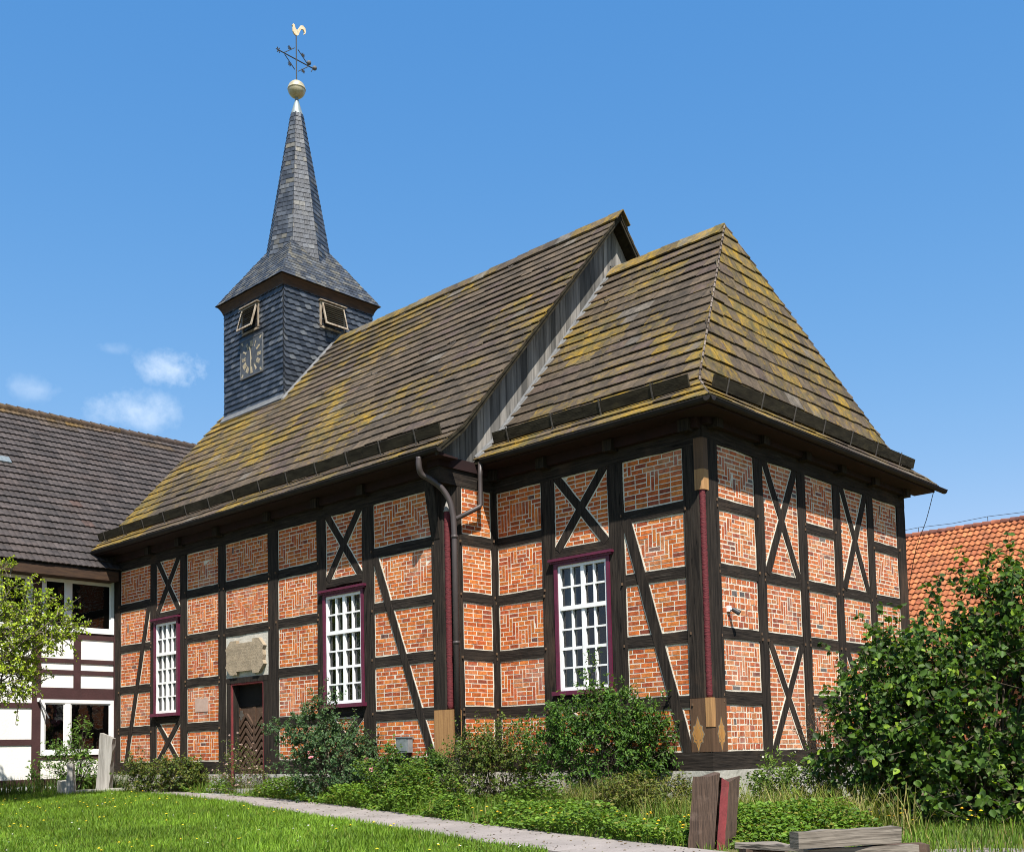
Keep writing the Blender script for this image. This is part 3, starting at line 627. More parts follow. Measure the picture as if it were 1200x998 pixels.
for r_ in range(7):
    z = z1-.17-r_*.073; x = uc-.72*hu+(0 if 0 < r_ < 6 else .25*hu)
    while x < uc+.72*hu-(0 if 0 < r_ < 6 else .25*hu):
        l = rng.uniform(.012, .03)
        if rng.random() > .16:
            for q in range(rng.choice((1, 2))): wbox(b, w, x+q*.014, x+q*.014+.007, z, z+.038, .08, .0862, m=1)
            if rng.random() < .5: wbox(b, w, x, x+.02, z+rng.choice((.0, .015, .03)), z+.008+rng.choice((.0, .015, .03)), .08, .0866, m=1)
        x += l+.014
b.build('inscription_panel', ['sandstone', 'engraving'], tb)
b = MB(); wbox(b, w, -13.68, -13.08, 1.47, 1.79, -.05, .011); b.build('pale_wall_stone', 'pink_stone', church)

# ------------------------------------------------------------------ roofs of the church
def moss(p, bias=0.0, pal=0):
    a = vnoise(p[0]*.55+7, p[2]*.75+p[1]*.35+3); c = vnoise(p[0]*2.1+p[1]*1.3, p[2]*2.3+11); e = vnoise(p[0]*.25+31, p[2]*.3+p[1]*.2+5)
    k = rng.random()
    base = lerp((0.058, 0.043, 0.029), (0.108, 0.078, 0.050), k)
    if rng.random() < .15: base = lerp(base, (0.085, 0.058, 0.047), .7)
    if rng.random() < .025: base = lerp(base, (0.14, 0.125, 0.105), .6)
    g = max(0.0, min(1.0, (a*.55+c*.45-.38+bias)*2.3*(.55+.9*rng.random())))
    dk = max(0, e-.55)*1.2
    return lerp((*base, g), (0.030, 0.027, 0.022), min(.6, dk))
def courses(mb, O, U, V, L, urange, course, sw, th, colf, lift=0.0, over=1.12, jit=.014, swj=.3, sag=0.0, slip=0.0):
    """overlapping slabs on a roof plane: O origin at the eave, U along, V up the slope, urange(v)->(u0,u1)"""
    O, U, V = Vector(O), Vector(U).normalized(), Vector(V).normalized(); Nn = U.cross(V).normalized()
    k = 0; v = 0.0
    nrow = max(1, round(L/course)); course = L/nrow
    for k in range(nrow):
        v0 = k*course; v1 = min(v0+course*over, L+.02)
        a0, b0 = urange(v0); a1, b1 = urange(min(v1, L))
        u = min(a0, a1) - rng.uniform(0, sw)*1.0
        while u < max(b0, b1):
            ww = sw*rng.uniform(1-swj, 1+swj); e = .006
            l0, r0 = max(u+e/2, a0), min(u+ww-e/2, b0); l1, r1 = max(u+e/2, a1), min(u+ww-e/2, b1)
            u += ww
            if r0-l0 < .012 and r1-l1 < .012: continue
            if r0 < l0: l0 = r0 = (l0+r0)/2
            if r1 < l1: l1 = r1 = (l1+r1)/2
            dj = (rng.uniform(-jit, jit)+sag*(vnoise(u*.45+k*.02, k*.11+3)-.5)-(.05 if rng.random() < slip else 0)) if k else 0; hh = lift+th*1.05+rng.uniform(0, th*.45)+sag*.35*vnoise(u*.6, k*.3); ht = lift+th*.15
            def P(uu, vv, h): return O+U*uu+V*vv+Nn*h
            p = [P(l0, v0+dj, hh-th), P(r0, v0+dj, hh-th), P(r1, v1, ht-th), P(l1, v1, ht-th), P(l0, v0+dj, hh), P(r0, v0+dj, hh), P(r1, v1, ht), P(l1, v1, ht)]
            mid = P((l0+r0+l1+r1)/4, (v0+v1)/2, 0)
            mb.hexa(p, colf(mid), 0, bottom=True)
EZ = 5.86; KZ = 6.43
def slope_pair(mb, deck, x0f, x1f, ye, yk, yr, zr, side, bias):
    """one side of a roof: kick from eave ye to yk, then main plane to ridge yr, side=-1 south, 1 north; x0f,x1f(z)"""
    for (ya, za, yb, zb) in ((ye, EZ, yk, KZ), (yk, KZ, yr, zr)):
        V = Vector((0, yb-ya, zb-za)); L = V.length
        def ur(v, za=za, zb=zb, L=L):
            z = za+(zb-za)*min(1, v/L); return (x0f(z), x1f(z)) if side < 0 else (-x1f(z), -x0f(z))
        O = (0, ya, za); U = (1, 0, 0) if side < 0 else (-1, 0, 0)
        courses(mb, O, U, V, L, ur, .325, .40, .021, lambda p: moss(p, bias(p)), sag=.07, slip=.012)
        a0, b0 = x0f(za), x1f(za); a1, b1 = x0f(zb), x1f(zb)
        deck.hexa([(a0, ya, za-.07), (b0, ya, za-.07), (b1, yb, zb-.07), (a1, yb, zb-.07), (a0, ya, za-.012), (b0, ya, za-.012), (b1, yb, zb-.012), (a1, yb, zb-.012)])
NR = 12.2
VX0, VX1 = -18.08, -4.40
b = MB(); dk = MB()
def nbias(p):
    t = (-p.x-4.4)/13.7; w_ = .36*max(0, (t-.62)/.38) + .22*max(0, 1-(p.z-5.8)/.55) + .10*max(0, 1-(NR-p.z)/.8)
    return w_ - .03 + .12*max(0, 1-(-4.4-p.x)/.6)*max(0, (p.z-10.5)/1.7)
slope_pair(b, dk, lambda z: VX0, lambda z: VX1, NS-.60, NS+.08, CY, NR, -1, nbias)
slope_pair(b, dk, lambda z: VX0, lambda z: VX1, NN+.60, NN-.08, CY, NR, 1, nbias)
nave_roof = b.build('nave_roof', 'roof_stone', church)
o = dk.build('roof_deck', 'guard_board', nave_roof)
def ridge(mb, x0, x1, z):
    u = x0
    while u < x1:
        l = rng.uniform(.35, .55); e = min(x1, u+l); h = rng.uniform(0, .02); c = moss(Vector((u, CY, z)), .12)
        if rng.random() < .25: c = lerp(c, (.20, .185, .16), .5)
        for s in (-1, 1):
            mb.hexa([(u, CY+s*.01, z+.03+h), (e+.03, CY+s*.01, z+.03+h), (e+.03, CY+s*.24, z-.24+h), (u, CY+s*.24, z-.24+h), (u, CY+s*.01, z+.065+h), (e+.03, CY+s*.01, z+.055+h), (e+.03, CY+s*.26, z-.22+h), (u, CY+s*.26, z-.22+h)], c)
        u = e
b = MB(); ridge(b, -14.4, VX1+.05, NR); b.build('ridge_slabs', 'roof_stone', nave_roof)
# chancel
CR = 10.98; AX = -1.78; EO = 0.55
kx = -.06
def hipx(z): return (EO + (kx-EO)*(z-EZ)/(KZ-EZ)) if z < KZ else kx + (AX-kx)*(z-KZ)/(CR-KZ)
cy0, cyk = -.57, .09
b = MB(); dk = MB()
cb = lambda p: .0 + .13*max(0, 1-(p.z-5.8)/.6) + .05*max(0, (p.z-8.5)/2.5) + .10*max(0, 1-(hipx(p.z)-p.x)/.5)
slope_pair(b, dk, lambda z: LX+.03, hipx, cy0, cyk, CY, CR, -1, cb)
slope_pair(b, dk, lambda z: LX+.03, hipx, 2*CY-cy0, 2*CY-cyk, CY, CR, 1, cb)
def hipy(z): return (cy0+(cyk-cy0)*(z-EZ)/(KZ-EZ)) if z < KZ else cyk+(CY-cyk)*(z-KZ)/(CR-KZ)
def hbias(p): return .07 + .16*max(0, min(1, (p.z-7.2)/2))
for (xa, za, xb, zb) in ((EO, EZ, kx, KZ), (kx, KZ, AX, CR)):
    V = Vector((xb-xa, 0, zb-za)); L = V.length
    def ur(v, za=za, zb=zb, L=L): z = za+(zb-za)*min(1, v/L); y = hipy(z); return (y, 2*CY-y)
    courses(b, (xa, 0, za), (0, 1, 0), V, L, ur, .325, .40, .021, lambda p: moss(p, hbias(p)), sag=.07, slip=.012)
    a0, a1 = hipy(za), hipy(zb); dk.hexa([(xa, a0, za-.07), (xa, 2*CY-a0, za-.07), (xb, 2*CY-a1, zb-.07), (xb, a1, zb-.07), (xa, a0, za-.012), (xa, 2*CY-a0, za-.012), (xb, 2*CY-a1, zb-.012), (xb, a1, zb-.012)])
chancel_roof = b.build('chancel_roof', 'roof_stone', church); dk.build('roof_deck', 'guard_board', chancel_roof)
b = MB(); ridge(b, LX+.05, AX-.02, CR); b.build('ridge_slabs', 'roof_stone', chancel_roof)
b = MB()
for side in (-1, 1):
    for k in range(34):
        z = EZ+.05+(CR-EZ-.05)*k/34; z2 = EZ+.05+(CR-EZ-.05)*(k+1.02)/34; j = rng.uniform(-.006, .012)
        f = lambda z, e: Vector((hipx(z)+e+.02, (hipy(z)-e-.02) if side < 0 else (2*CY-hipy(z)+e+.02), z))
        a, c = f(z, .006+j), f(z2, -.010)
        b.tube([a, c], [.020+rng.uniform(-.006, .008), .016], 5, c=lerp((.075, .055, .045), (.21, .17, .14), rng.random()))
b.build('hip_mortar', 'roof_stone', chancel_roof)
# boarded gable of the nave over the chancel
def nroof(y): y = abs(y-CY); h = CY-(NS-.6); k = CY-(NS+.08); return EZ+(KZ-EZ)*(h-y)/(h-k) if y > k else KZ+(NR-KZ)*(k-y)/k
b = MB(); y = NS-.25
while y < NN+.25:
    wd = rng.uniform(.13, .19); y2 = min(y+wd, NN+.25); k = rng.random(); c = lerp((.075, .072, .066), (.27, .25, .225), k)
    zt0, zt1 = nroof(y)-.09, nroof(y2)-.09; d = LX+rng.uniform(-.004, .006)
    b.hexa([(LX-.05, y, TOP+.5), (LX-.05, y2-.006, TOP+.5), (LX-.05, y2-.006, zt1), (LX-.05, y, zt0), (d, y, TOP+.5), (d, y2-.006, TOP+.5), (d, y2-.006, zt1), (d, y, zt0)], c)
    y = y2
gable = b.build('boarded_gable', 'old_board', church)
b = MB()
for side in (-1, 1):
    n = 12
    for k in range(n):
        z = EZ+.05+(CR-EZ)*k/n; z2 = EZ+.05+(CR-EZ)*(k+1)/n
        ya, yb = hipy(z), hipy(z2)
        if side > 0: ya, yb = 2*CY-ya, 2*CY-yb
        j = rng.uniform(0, .02); s = side
        b.hexa([(LX+.012, ya, z+.02), (LX+.012, yb, z2+.02), (LX+.012, yb+s*.02, z2+.07), (LX+.012, ya+s*.02, z+.07), (LX+.05, ya, z+.03), (LX+.05, yb, z2+.03), (LX+.02, yb, z2+.07), (LX+.02, ya, z+.07)])
        b.hexa([(LX+.012, ya, z-.01), (LX+.012, yb, z2-.01), (LX+.13, yb, z2-.01), (LX+.13, ya, z-.01), (LX+.012, ya, z+.05), (LX+.012, yb, z2+.05), (LX+.10, yb, z2+.045), (LX+.10, ya, z+.045)], m=0)
b.build('lead_flashing', 'lead', gable)
b = MB()
for side in (-1, 1):
    pr = [(NS-.62, EZ), (NS+.08, KZ), (CY, NR)]
    for (ya, za), (yb, zb) in zip(pr, pr[1:]):
        if side > 0: ya, yb = 2*CY-ya, 2*CY-yb
        b.hexa([(VX1-.05, ya, za-.16), (VX1-.05, yb, zb-.16), (VX1-.05, yb, zb+.0), (VX1-.05, ya, za+.0), (VX1-.015, ya, za-.16), (VX1-.015, yb, zb-.16), (VX1-.015, yb, zb+.0), (VX1-.015, ya, za+.0)])
b.build('verge_board', 'guard_board', nave_roof)
b = MB(); b.face([(WX, NS, 5.6), (WX, NN, 5.6), (WX, CY, NR-.1)]); b.build('rear_gable', 'old_board', church)
# gutters
def gutter(p0, p1, outd, parent, name='gutter', r=.066, cap=True):
    p0, p1, o_ = Vector(p0), Vector(p1), Vector(outd); b = MB(); prof = []
    for k in range(9): t = math.pi*k/8; prof.append((-math.cos(t)*r, -math.sin(t)*r))
    prof2 = [(x*.9, z*.9+.004) for x, z in prof[::-1]]; pr = prof+prof2
    for (x0, z0), (x1, z1) in zip(pr, pr[1:]+pr[:1]):
        b.face([p0+o_*x0+Vector((0, 0, z0)), p1+o_*x0+Vector((0, 0, z0)), p1+o_*x1+Vector((0, 0, z1)), p0+o_*x1+Vector((0, 0, z1))])
    if cap:
        for p in (p0, p1): b.face([p+o_*x+Vector((0, 0, z)) for x, z in prof])
    b.tube([p0+o_*r+Vector((0, 0, .005)), p1+o_*r+Vector((0, 0, .005))], .012, 6)
    return b.build(name, 'gutter_metal', parent, False)
gutter((VX0-.05, NS-.60, EZ-.03), (VX1+.03, NS-.60, EZ-.03), (0, -1, 0), church)
gutter((LX+.25, cy0, EZ-.03), (EO+.08, cy0, EZ-.03), (0, -1, 0), church)
gutter((EO, cy0-.08, EZ-.031), (EO, 2*CY-cy0+.35, EZ-.031), (1, 0, 0), church)
b = MB()      # soffit boards
for (w, u0, u1, hang) in ((w_nave, VX0+.05, VX1-.06, .56), (w_chan, LX+.06, .5, .53), (w_east, -.045, CN+.5, .5)):
    b.hexa([w(u0, 5.74, .05), w(u1, 5.74, .05), w(u1, 5.74, hang), w(u0, 5.74, hang), w(u0, 5.765, .05), w(u1, 5.765, .05), w(u1, 5.80, hang), w(u0, 5.80, hang)])
b.build('soffit', 'timber_red', church)
# snow guards
def guard(p0, p1, upv, parent, n):
    p0, p1 = Vector(p0), Vector(p1); b = MB(); U = (p1-p0); Ln = U.length; U.normalize(); upv = Vector(upv).normalized(); Nn = upv.cross(U).normalized()
    k = max(2, int(Ln/2.2))
    for i in range(k):
        a = p0+U*(Ln*i/k+.003); c = p0+U*(Ln*(i+1)/k-.003); dz = rng.uniform(-.012, .012)
        q = [a-upv*.0+upv*dz, c+upv*rng.uniform(-.01, .01), c+upv*.205, a+upv*(.205+dz)]
        b.hexa([p-Nn*.02 for p in q]+[p+Nn*.02 for p in q])
    o_ = b.build('snow_guard', 'guard_board', parent)
    for i in range(n):
        b = MB(); p = p0+U*(Ln*(i+.35)/n)
        for s in (-1, 1): b.hexa([p+U*x+Nn*(s*.03)+upv*z for x, z in ((-.015, -.09), (.015, -.09), (.015, .23), (-.015, .23))]+[p+U*x+Nn*(s*.036)+upv*z for x, z in ((-.015, -.09), (.015, -.09), (.015, .23), (-.015, .23))])
        b.build('guard_bracket', 'strap_iron', o_)
guard((-17.98, NS-.30, 6.20), (-4.62, NS-.30, 6.20), (0, -.28, 1), church, 13)
guard((-4.45, -.24, 6.22), (-.02, -.24, 6.22), (0, -.28, 1), church, 4)
guard((.24, .02, 6.22), (.24, 2*CY+.02, 6.22), (.28, 0, 1), church, 7)
# roof hooks
b = MB()
for (x, t) in ((-5.6, .78), (-7.4, .93), (-9.6, .93), (-11.3, .93), (-12.9, .93), (-7.2, .5), (-9.9, .5), (-12.0, .52), (-13.6, .8), (-14.2, .5), (-16.6, .5), (-9.0, .25), (-13.5, .28), (-16.0, .72)):
    y = NS+.08+(CY-NS-.08)*t; z = KZ+(NR-KZ)*t; n = Vector((0, -.76, .65)); v = Vector((0, .65, .76)); p = Vector((x, y, z))
    b.tube([p+n*.04+v*.12, p+n*.07, p+n*.10-v*.06, p+n*.15-v*.04], .011, 5); b.build('roof_hook', 'strap_iron', nave_roof); b = MB()
for (x, t) in ((-4.0, .72), (-2.9, .80)):
    y = cyk+(CY-cyk)*t; z = KZ+(CR-KZ)*t; n = Vector((0, -.77, .64)); v = Vector((0, .64, .77)); p = Vector((x, y, z)); b = MB(); b.tube([p+n*.04+v*.12, p+n*.07, p+n*.10-v*.06, p+n*.15-v*.04], .011, 5); b.build('roof_hook', 'strap_iron', chancel_roof)
# downpipes
def arc(pts, n=6):   # Catmull-Rom through points
    P = [Vector(p) for p in pts]; P = [P[0]*2-P[1]]+P+[P[-1]*2-P[-2]]; out_ = []
    for i in range(1, len(P)-2):
        for k in range(n):
            t = k/n; a, b_, c, d = P[i-1:i+3]
            out_.append(.5*((2*b_)+(-a+c)*t+(2*a-5*b_+4*c-d)*t*t+(-a+3*b_-3*c+d)*t**3))
    return out_+[P[-2]]
b = MB(); PX, PY = LX+.11, NS-.03
b.tube(arc([(-4.88, NS-.63, 5.76), (-4.89, NS-.62, 5.58), (-4.90, NS-.55, 5.46), (-4.84, NS-.40, 5.38), (-4.74, NS-.2, 5.22), (-4.66, NS-.08, 4.98), (PX-.02, PY, 4.7)])+[Vector((PX, PY, 4.3)), Vector((PX, PY, .12))], .056, 12)
b.tube([(PX, PY, .5), (PX, PY, -.35)], .066, 12)
for z in (4.3, 2.35, .55): b.tube([(PX, PY, z), (PX, PY, z+.05)], .066, 12)
dp = b.build('downpipe', 'pipe_brown', church, True)
b = MB(); b.tube([(LX+.22, -.58, 5.80), (LX+.20, -.58, 5.55), (LX+.19, -.57, 5.0), (LX+.18, -.60, 4.95), (PX+.01, PY+.03, 4.66)], .045, 12); b.build('branch_pipe', 'pipe_brown', dp, True)

# ------------------------------------------------------------------ bell tower
TX0, TX1, TY0, TY1, TZ = -17.55, -14.59, 2.09, 5.21, 13.30; TXC, TYC = (TX0+TX1)/2, (TY0+TY1)/2
b = MB()
def slatecol(p, old=0.0):
    k = rng.random(); c = lerp((.024, .028, .036), (.062, .070, .084), k**1.4)
    if rng.random() < .07: c = lerp(c, (.12, .125, .13), .7)
    if old and rng.random() < old: c = lerp(c, (.12, .11, .085), rng.random())
    return c
def slatewall(mb, O, U, wd, z0, z1):
    O, U = Vector(O), Vector(U); Nn = U.cross(Vector((0, 0, 1))); h = .155; rows = int((z1-z0)/h); sw = .20
    for r_ in range(rows+1):
        zc = z0+r_*h; u = -(r_*.085 % sw)
        while u < wd:
            a, c = max(u, 0), min(u+sw*1.08, wd); sl = .03
            if c-a > .03:
                lean = lambda uu: sl*((uu-u)/sw)
                cut = min(.08, (c-a)*.5); j = rng.uniform(-.006, .006)
                pts = [(a, zc+.06+lean(a)+j), (a+cut*.7, zc+lean(a)+j), (c, zc+lean(c)+j), (c, zc+h*1.25+lean(c)), (a, zc+h*1.25+lean(a))]
                q = [O+U*x+Nn*(.042-.036*((z-zc)/(h*1.25)) + rng.uniform(0, .003))+Vector((0, 0, min(z, z1+.1))) for x, z in pts]
                col = slatecol(None); mb.face(q, col)
                mb.face([q[0], q[1], q[1]-Nn*.016, q[0]-Nn*.016], col); mb.face([q[1], q[2], q[2]-Nn*.016, q[1]-Nn*.016], col); mb.face([q[4], q[0], q[0]-Nn*.016, q[4]-Nn*.016], col)
            u += sw
def tf(side):
    return {'s': ((TX0, TY0, 0), (1, 0, 0), TX1-TX0), 'e': ((TX1, TY0, 0), (0, 1, 0), TY1-TY0), 'n': ((TX1, TY1, 0), (-1, 0, 0), TX1-TX0), 'w': ((TX0, TY1, 0), (0, -1, 0), TY1-TY0)}[side]
for s in 'senw': O, U, wd = tf(s); slatewall(b, O, U, wd, 8.6, TZ)
b.box(TX0+.01, TX1-.01, TY0+.01, TY1-.01, 8.5, TZ+.1, slatecol(None))
tower = b.build('bell_tower', 'slate', church)
b = MB(); zz = 13.50; ov = .14     # cavetto cornice board
for k in range(4):
    t0, t1 = k/4, (k+1)/4; e0, e1 = .03+ov*(t0**1.6)*.9, .03+ov*(t1**1.6)*.9; z0_, z1_ = TZ-.03+.25*t0, TZ-.03+.25*t1
    q0 = [(TX0-e0, TY0-e0), (TX1+e0, TY0-e0), (TX1+e0, TY1+e0), (TX0-e0, TY1+e0)]; q1 = [(TX0-e1, TY0-e1), (TX1+e1, TY0-e1), (TX1+e1, TY1+e1), (TX0-e1, TY1+e1)]
    for i in range(4):
        a, c = q0[i], q0[(i+1) % 4]; d, e = q1[(i+1) % 4], q1[i]; b.face([(*a, z0_), (*c, z0_), (*d, z1_), (*e, z1_)])
b.face([(TX0-.1, TY0-.1, TZ+.2), (TX1+.1, TY0-.1, TZ+.2), (TX1+.1, TY1+.1, TZ+.2), (TX0-.1, TY1+.1, TZ+.2)])
b.build('cornice', 'fascia_brown', tower)
# skirt roof (four faces up to an octagon) and spire
e = ov+.05; ez = 13.52
b = MB(); hx, hy = (TX1-TX0)/2+e, (TY1-TY0)/2+e; zt = 15.2
fr = .61/hx
for (O, U, V, wd) in (((TXC, TYC-hy, ez), (1, 0, 0), (0, 1, 0), hx), ((TXC+hx, TYC, ez), (0, 1, 0), (-1, 0, 0), hy), ((TXC, TYC+hy, ez), (-1, 0, 0), (0, -1, 0), hx), ((TXC-hx, TYC, ez), (0, -1, 0), (1, 0, 0), hy)):
    run = (hy if abs(V[1]) else hx)*(1-fr); VV = Vector(V)*run+Vector((0, 0, zt-ez)); L = VV.length
    courses(b, O, U, VV, L, lambda v, wd=wd, L=L: (-wd*(1-(1-fr)*v/L), wd*(1-(1-fr)*v/L)), .135, .17, .014, lambda p: slatecol(p, .45), over=1.3, jit=.004, swj=.12)
tr_ = b.build('tower_roof', 'slate_old', tower)
b = MB(); z0_, z1_ = 14.5, 19.42; R0, R1 = 1.035, .185
for k in range(8):
    a0, a1 = math.pi/4*k, math.pi/4*(k+1)
    A = Vector((math.cos(a0), math.sin(a0), 0)); B = Vector((math.cos(a1), math.sin(a1), 0)); Mm = (A+B)/2; U = (B-A).normalized(); hl = (B-A).length/2
    O = Vector((TXC, TYC, z0_))+Mm*R0; T = Vector((TXC, TYC, z1_))+Mm*R1; V = T-O; L = V.length
    courses(b, O, U, V, L, lambda v, hl=hl, L=L: (-hl*(R0+(R1-R0)*v/L), hl*(R0+(R1-R0)*v/L)), .15, .17, .014, lambda p: slatecol(p, .10), over=1.3, jit=.004, swj=.12)
b.lathe(TXC, TYC, [(R0-.01, z0_), (R1-.01, z1_)], 8, slatecol(None))
spire = b.build('spire', 'slate', church)
b = MB(); b.lathe(TXC, TYC, [(.19, 19.40), (.175, 19.45), (.06, 19.84), (.05, 19.95), (.001, 19.97)], 16); b.build('zinc_tip', 'zinc', spire, True)
b = MB(); prof = [(.001, 19.93)]+[(.262*math.sin(t), 20.21-.262*math.cos(t)) for t in np.linspace(.1, math.pi/2-.06, 10)]+[(.272, 20.20), (.272, 20.225)]+[(.262*math.sin(t), 20.21-.262*math.cos(t)) for t in np.linspace(math.pi/2+.06, math.pi-.05, 10)]+[(.001, 20.47)]
b.lathe(TXC, TYC, prof, 24); b.build('gilt_ball', 'gold', spire, True)
b = MB(); b.tube([(TXC, TYC, 20.4), (TXC, TYC, 21.95)], .017, 8)
ar = .64
b.tube([(TXC, TYC-ar, 21.15), (TXC, TYC+ar, 21.15)], .017, 8)
for s in (-1, 1):
    for zz_ in (1, -1):
        b.tube(arc([(TXC, TYC+s*.06, 21.15+zz_*.34), (TXC, TYC+s*.2, 21.15+zz_*.22), (TXC, TYC+s*.42, 21.15+zz_*.03)], 5), .013, 6)
        c = Vector((TXC, TYC+s*.24, 21.15+zz_*.25))
        for k in range(4): t = math.pi/4*k; d = Vector((0, math.cos(t), math.sin(t)))*.07; b.tube([c-d, c+d], .012, 5)
for k in range(3): t = math.pi/3*k; d = Vector((0, math.cos(t), math.sin(t)))*.085; b.tube([Vector((TXC, TYC-ar, 21.15))-d, Vector((TXC, TYC-ar, 21.15))+d], .015, 5)
b.tube([(TXC, TYC+.44, 21.15), (TXC, TYC+.46, 21.25)], .012, 5); b.tube([(TXC, TYC+ar-.1, 21.02), (TXC, TYC+ar, 21.2)], .012, 5)
vane = b.build('weather_vane', 'black_iron', church)
def ball(mb, c, r, n=10):
    mb.lathe(c[0], c[1], [(max(.0005, r*math.sin(t)), c[2]-r*math.cos(t)) for t in np.linspace(0, math.pi, 9)], n)
for c in ((TXC, TYC+.46, 21.26), (TXC, TYC+ar+.03, 21.19)): b = MB(); ball(b, c, .07); b.build('vane_ball', 'lead', vane, True)
b = MB()
ck = [(-.02, 0), (.06, .0), (.15, .07), (.20, .20), (.30, .38), (.42, .40), (.48, .30), (.44, .22), (.50, .24), (.56, .36), (.52, .50), (.40, .56), (.28, .52), (.17, .36), (.10, .26), (.02, .24), (-.04, .30), (-.06, .40), (-.13, .43), (-.15, .38), (-.21, .34), (-.16, .31), (-.17, .24), (-.16, .12), (-.10, .03)]
ckw = [(TXC, TYC+x*.66-.02, 21.90+z*.76) for x, z in ck]; n = len(ck)
import mathutils
tri = mathutils.geometry.tessellate_polygon([[Vector((0, q[1], q[2])) for q in ckw]])
for s in (-.02, .02):
    for t in tri: b.face([(ckw[i][0]+s, ckw[i][1], ckw[i][2]) for i in t])
for i in range(n):
    a, c = ckw[i], ckw[(i+1) % n]; b.face([(a[0]-.02, a[1], a[2]), (c[0]-.02, c[1], c[2]), (c[0]+.02, c[1], c[2]), (a[0]+.02, a[1], a[2])])
b.build('weathercock', 'cream_gilt', vane)
# louvres
w_ts = Wall(lambda u, z, d: (u, TY0-d-.03, z)); w_te = Wall(lambda u, z, d: (TX1+d+.03, u, z))
def louvre(w, u0, u1, z0, z1, swing):
    b = MB(); t = .055
    wbox(b, w, u0, u0+t, z0, z1, -.05, .03); wbox(b, w, u1-t, u1, z0, z1, -.05, .03); wbox(b, w, u0, u1, z0-.03, z0+.03, -.05, .03); wbox(b, w, u0-.03, u1+.03, z1, z1+.03, -.05, .10)
    f = b.build('louvre_window', 'old_white', church)
    b = MB(); b.face([w(u0+t, z0, .004), w(u1-t, z0, .004), w(u1-t, z1, .004), w(u0+t, z1, .004)]); b.build('painted_dark_opening', 'near_black', f)  # black sheet on the tower wall, painted as the shaded hole behind the flap
    b = MB(); H = z1-z0-.03
    def P(u, h, o_): # flap hinged at the top
        return w(u, z1-.02-h*math.cos(swing), .02+h*math.sin(swing)+o_)
    def fb(ua, ub, h0, h1, o0, o1, m=0):
        b.hexa([P(ua, h0, o0), P(ub, h0, o0), P(ub, h1, o0), P(ua, h1, o0), P(ua, h0, o1), P(ub, h0, o1), P(ub, h1, o1), P(ua, h1, o1)], m=m)
    a, c = u0+.05, u1-.05
    fb(a, a+.045, 0, H, 0, .04); fb(c-.045, c, 0, H, 0, .04); fb(a+.045, c-.045, 0, .045, 0, .04); fb(a+.045, c-.045, H-.055, H, 0, .04)
    n = 8
    for k in range(n):
        h = .07+(H-.16)*k/n; b.hexa([P(a+.045, h, .0), P(c-.045, h, .0), P(c-.045, h+.012, .0), P(a+.045, h+.012, .0), P(a+.045, h+.05, .05), P(c-.045, h+.05, .05), P(c-.045, h+.062, .05), P(a+.045, h+.062, .05)], m=1)
    b.build('louvre_flap', ['old_white', 'guard_board'], f)
louvre(w_ts, -16.56, -15.72, 12.38, 13.12, .27); louvre(w_te, 3.28, 4.16, 12.42, 13.16, .27)
# clock
b = MB(); c0, c1, cz0, cz1 = -16.62, -15.55, 11.10, 12.17; wbox(b, w_ts, c0, c1, cz0, cz1, -.02, .02, (.06, .065, .072)); uc, zc = (c0+c1)/2, (cz0+cz1)/2
for i, num in enumerate(['XII', 'I', 'II', 'III', 'IIII', 'V', 'VI', 'VII', 'VIII', 'IX', 'X', 'XI']):
    t = math.pi/2-i*math.pi/6; er_ = Vector((math.cos(t), math.sin(t))); et = Vector((er_.y, -er_.x)); wid = {'I': .034, 'V': .07, 'X': .07}
    tot = sum(wid[q] for q in num); x = -tot/2; r0, r1 = .30, .47
    def stroke(xa, ra, xb, rb): a = er_*ra+et*xa; c = er_*rb+et*xb; beam(b, w_ts, (uc+a.x, zc+a.y), (uc+c.x, zc+c.y), .022, .015, .028, seg=1, jit=0, m=1)
    for q in num:
        m_ = x+wid[q]/2
        if q == 'I': stroke(m_, r0, m_, r1)
        elif q == 'V': stroke(m_-.025, r1, m_, r0); stroke(m_+.025, r1, m_, r0)
        else: stroke(m_-.025, r1, m_+.025, r0); stroke(m_+.025, r1, m_-.025, r0)
        x += wid[q]
for sx in (-1, 1):
    for sz in (-1, 1):
        for k in range(2): a = (uc+sx*(.50-.05*k), zc+sz*.50); beam(b, w_ts, a, (uc+sx*(.44-.02*k), zc+sz*.42), .03, .015, .026, seg=1, jit=0, m=1)
ck_ = b.build('clock_face', ['slate_old', 'dull_gilt'], church)
b = MB(); beam(b, w_ts, (uc+.01, zc-.08), (uc-.06, zc+.30), .035, .034, .042, seg=1, jit=0); beam(b, w_ts, (uc, zc+.10), (uc+.012, zc-.40), .028, .044, .05, seg=1, jit=0); b.build('clock_hands', 'dull_gilt', ck_)
b = MB()
for (a, c, z0_, z1_) in ((c0-.02, c0, cz0-.02, cz1+.02), (c1, c1+.02, cz0-.02, cz1+.02), (c0, c1, cz1, cz1+.02), (c0, c1, cz0-.02, cz0)): wbox(b, w_ts, a, c, z0_, z1_, -.02, .03)
b.build('clock_rim', 'lead', ck_)
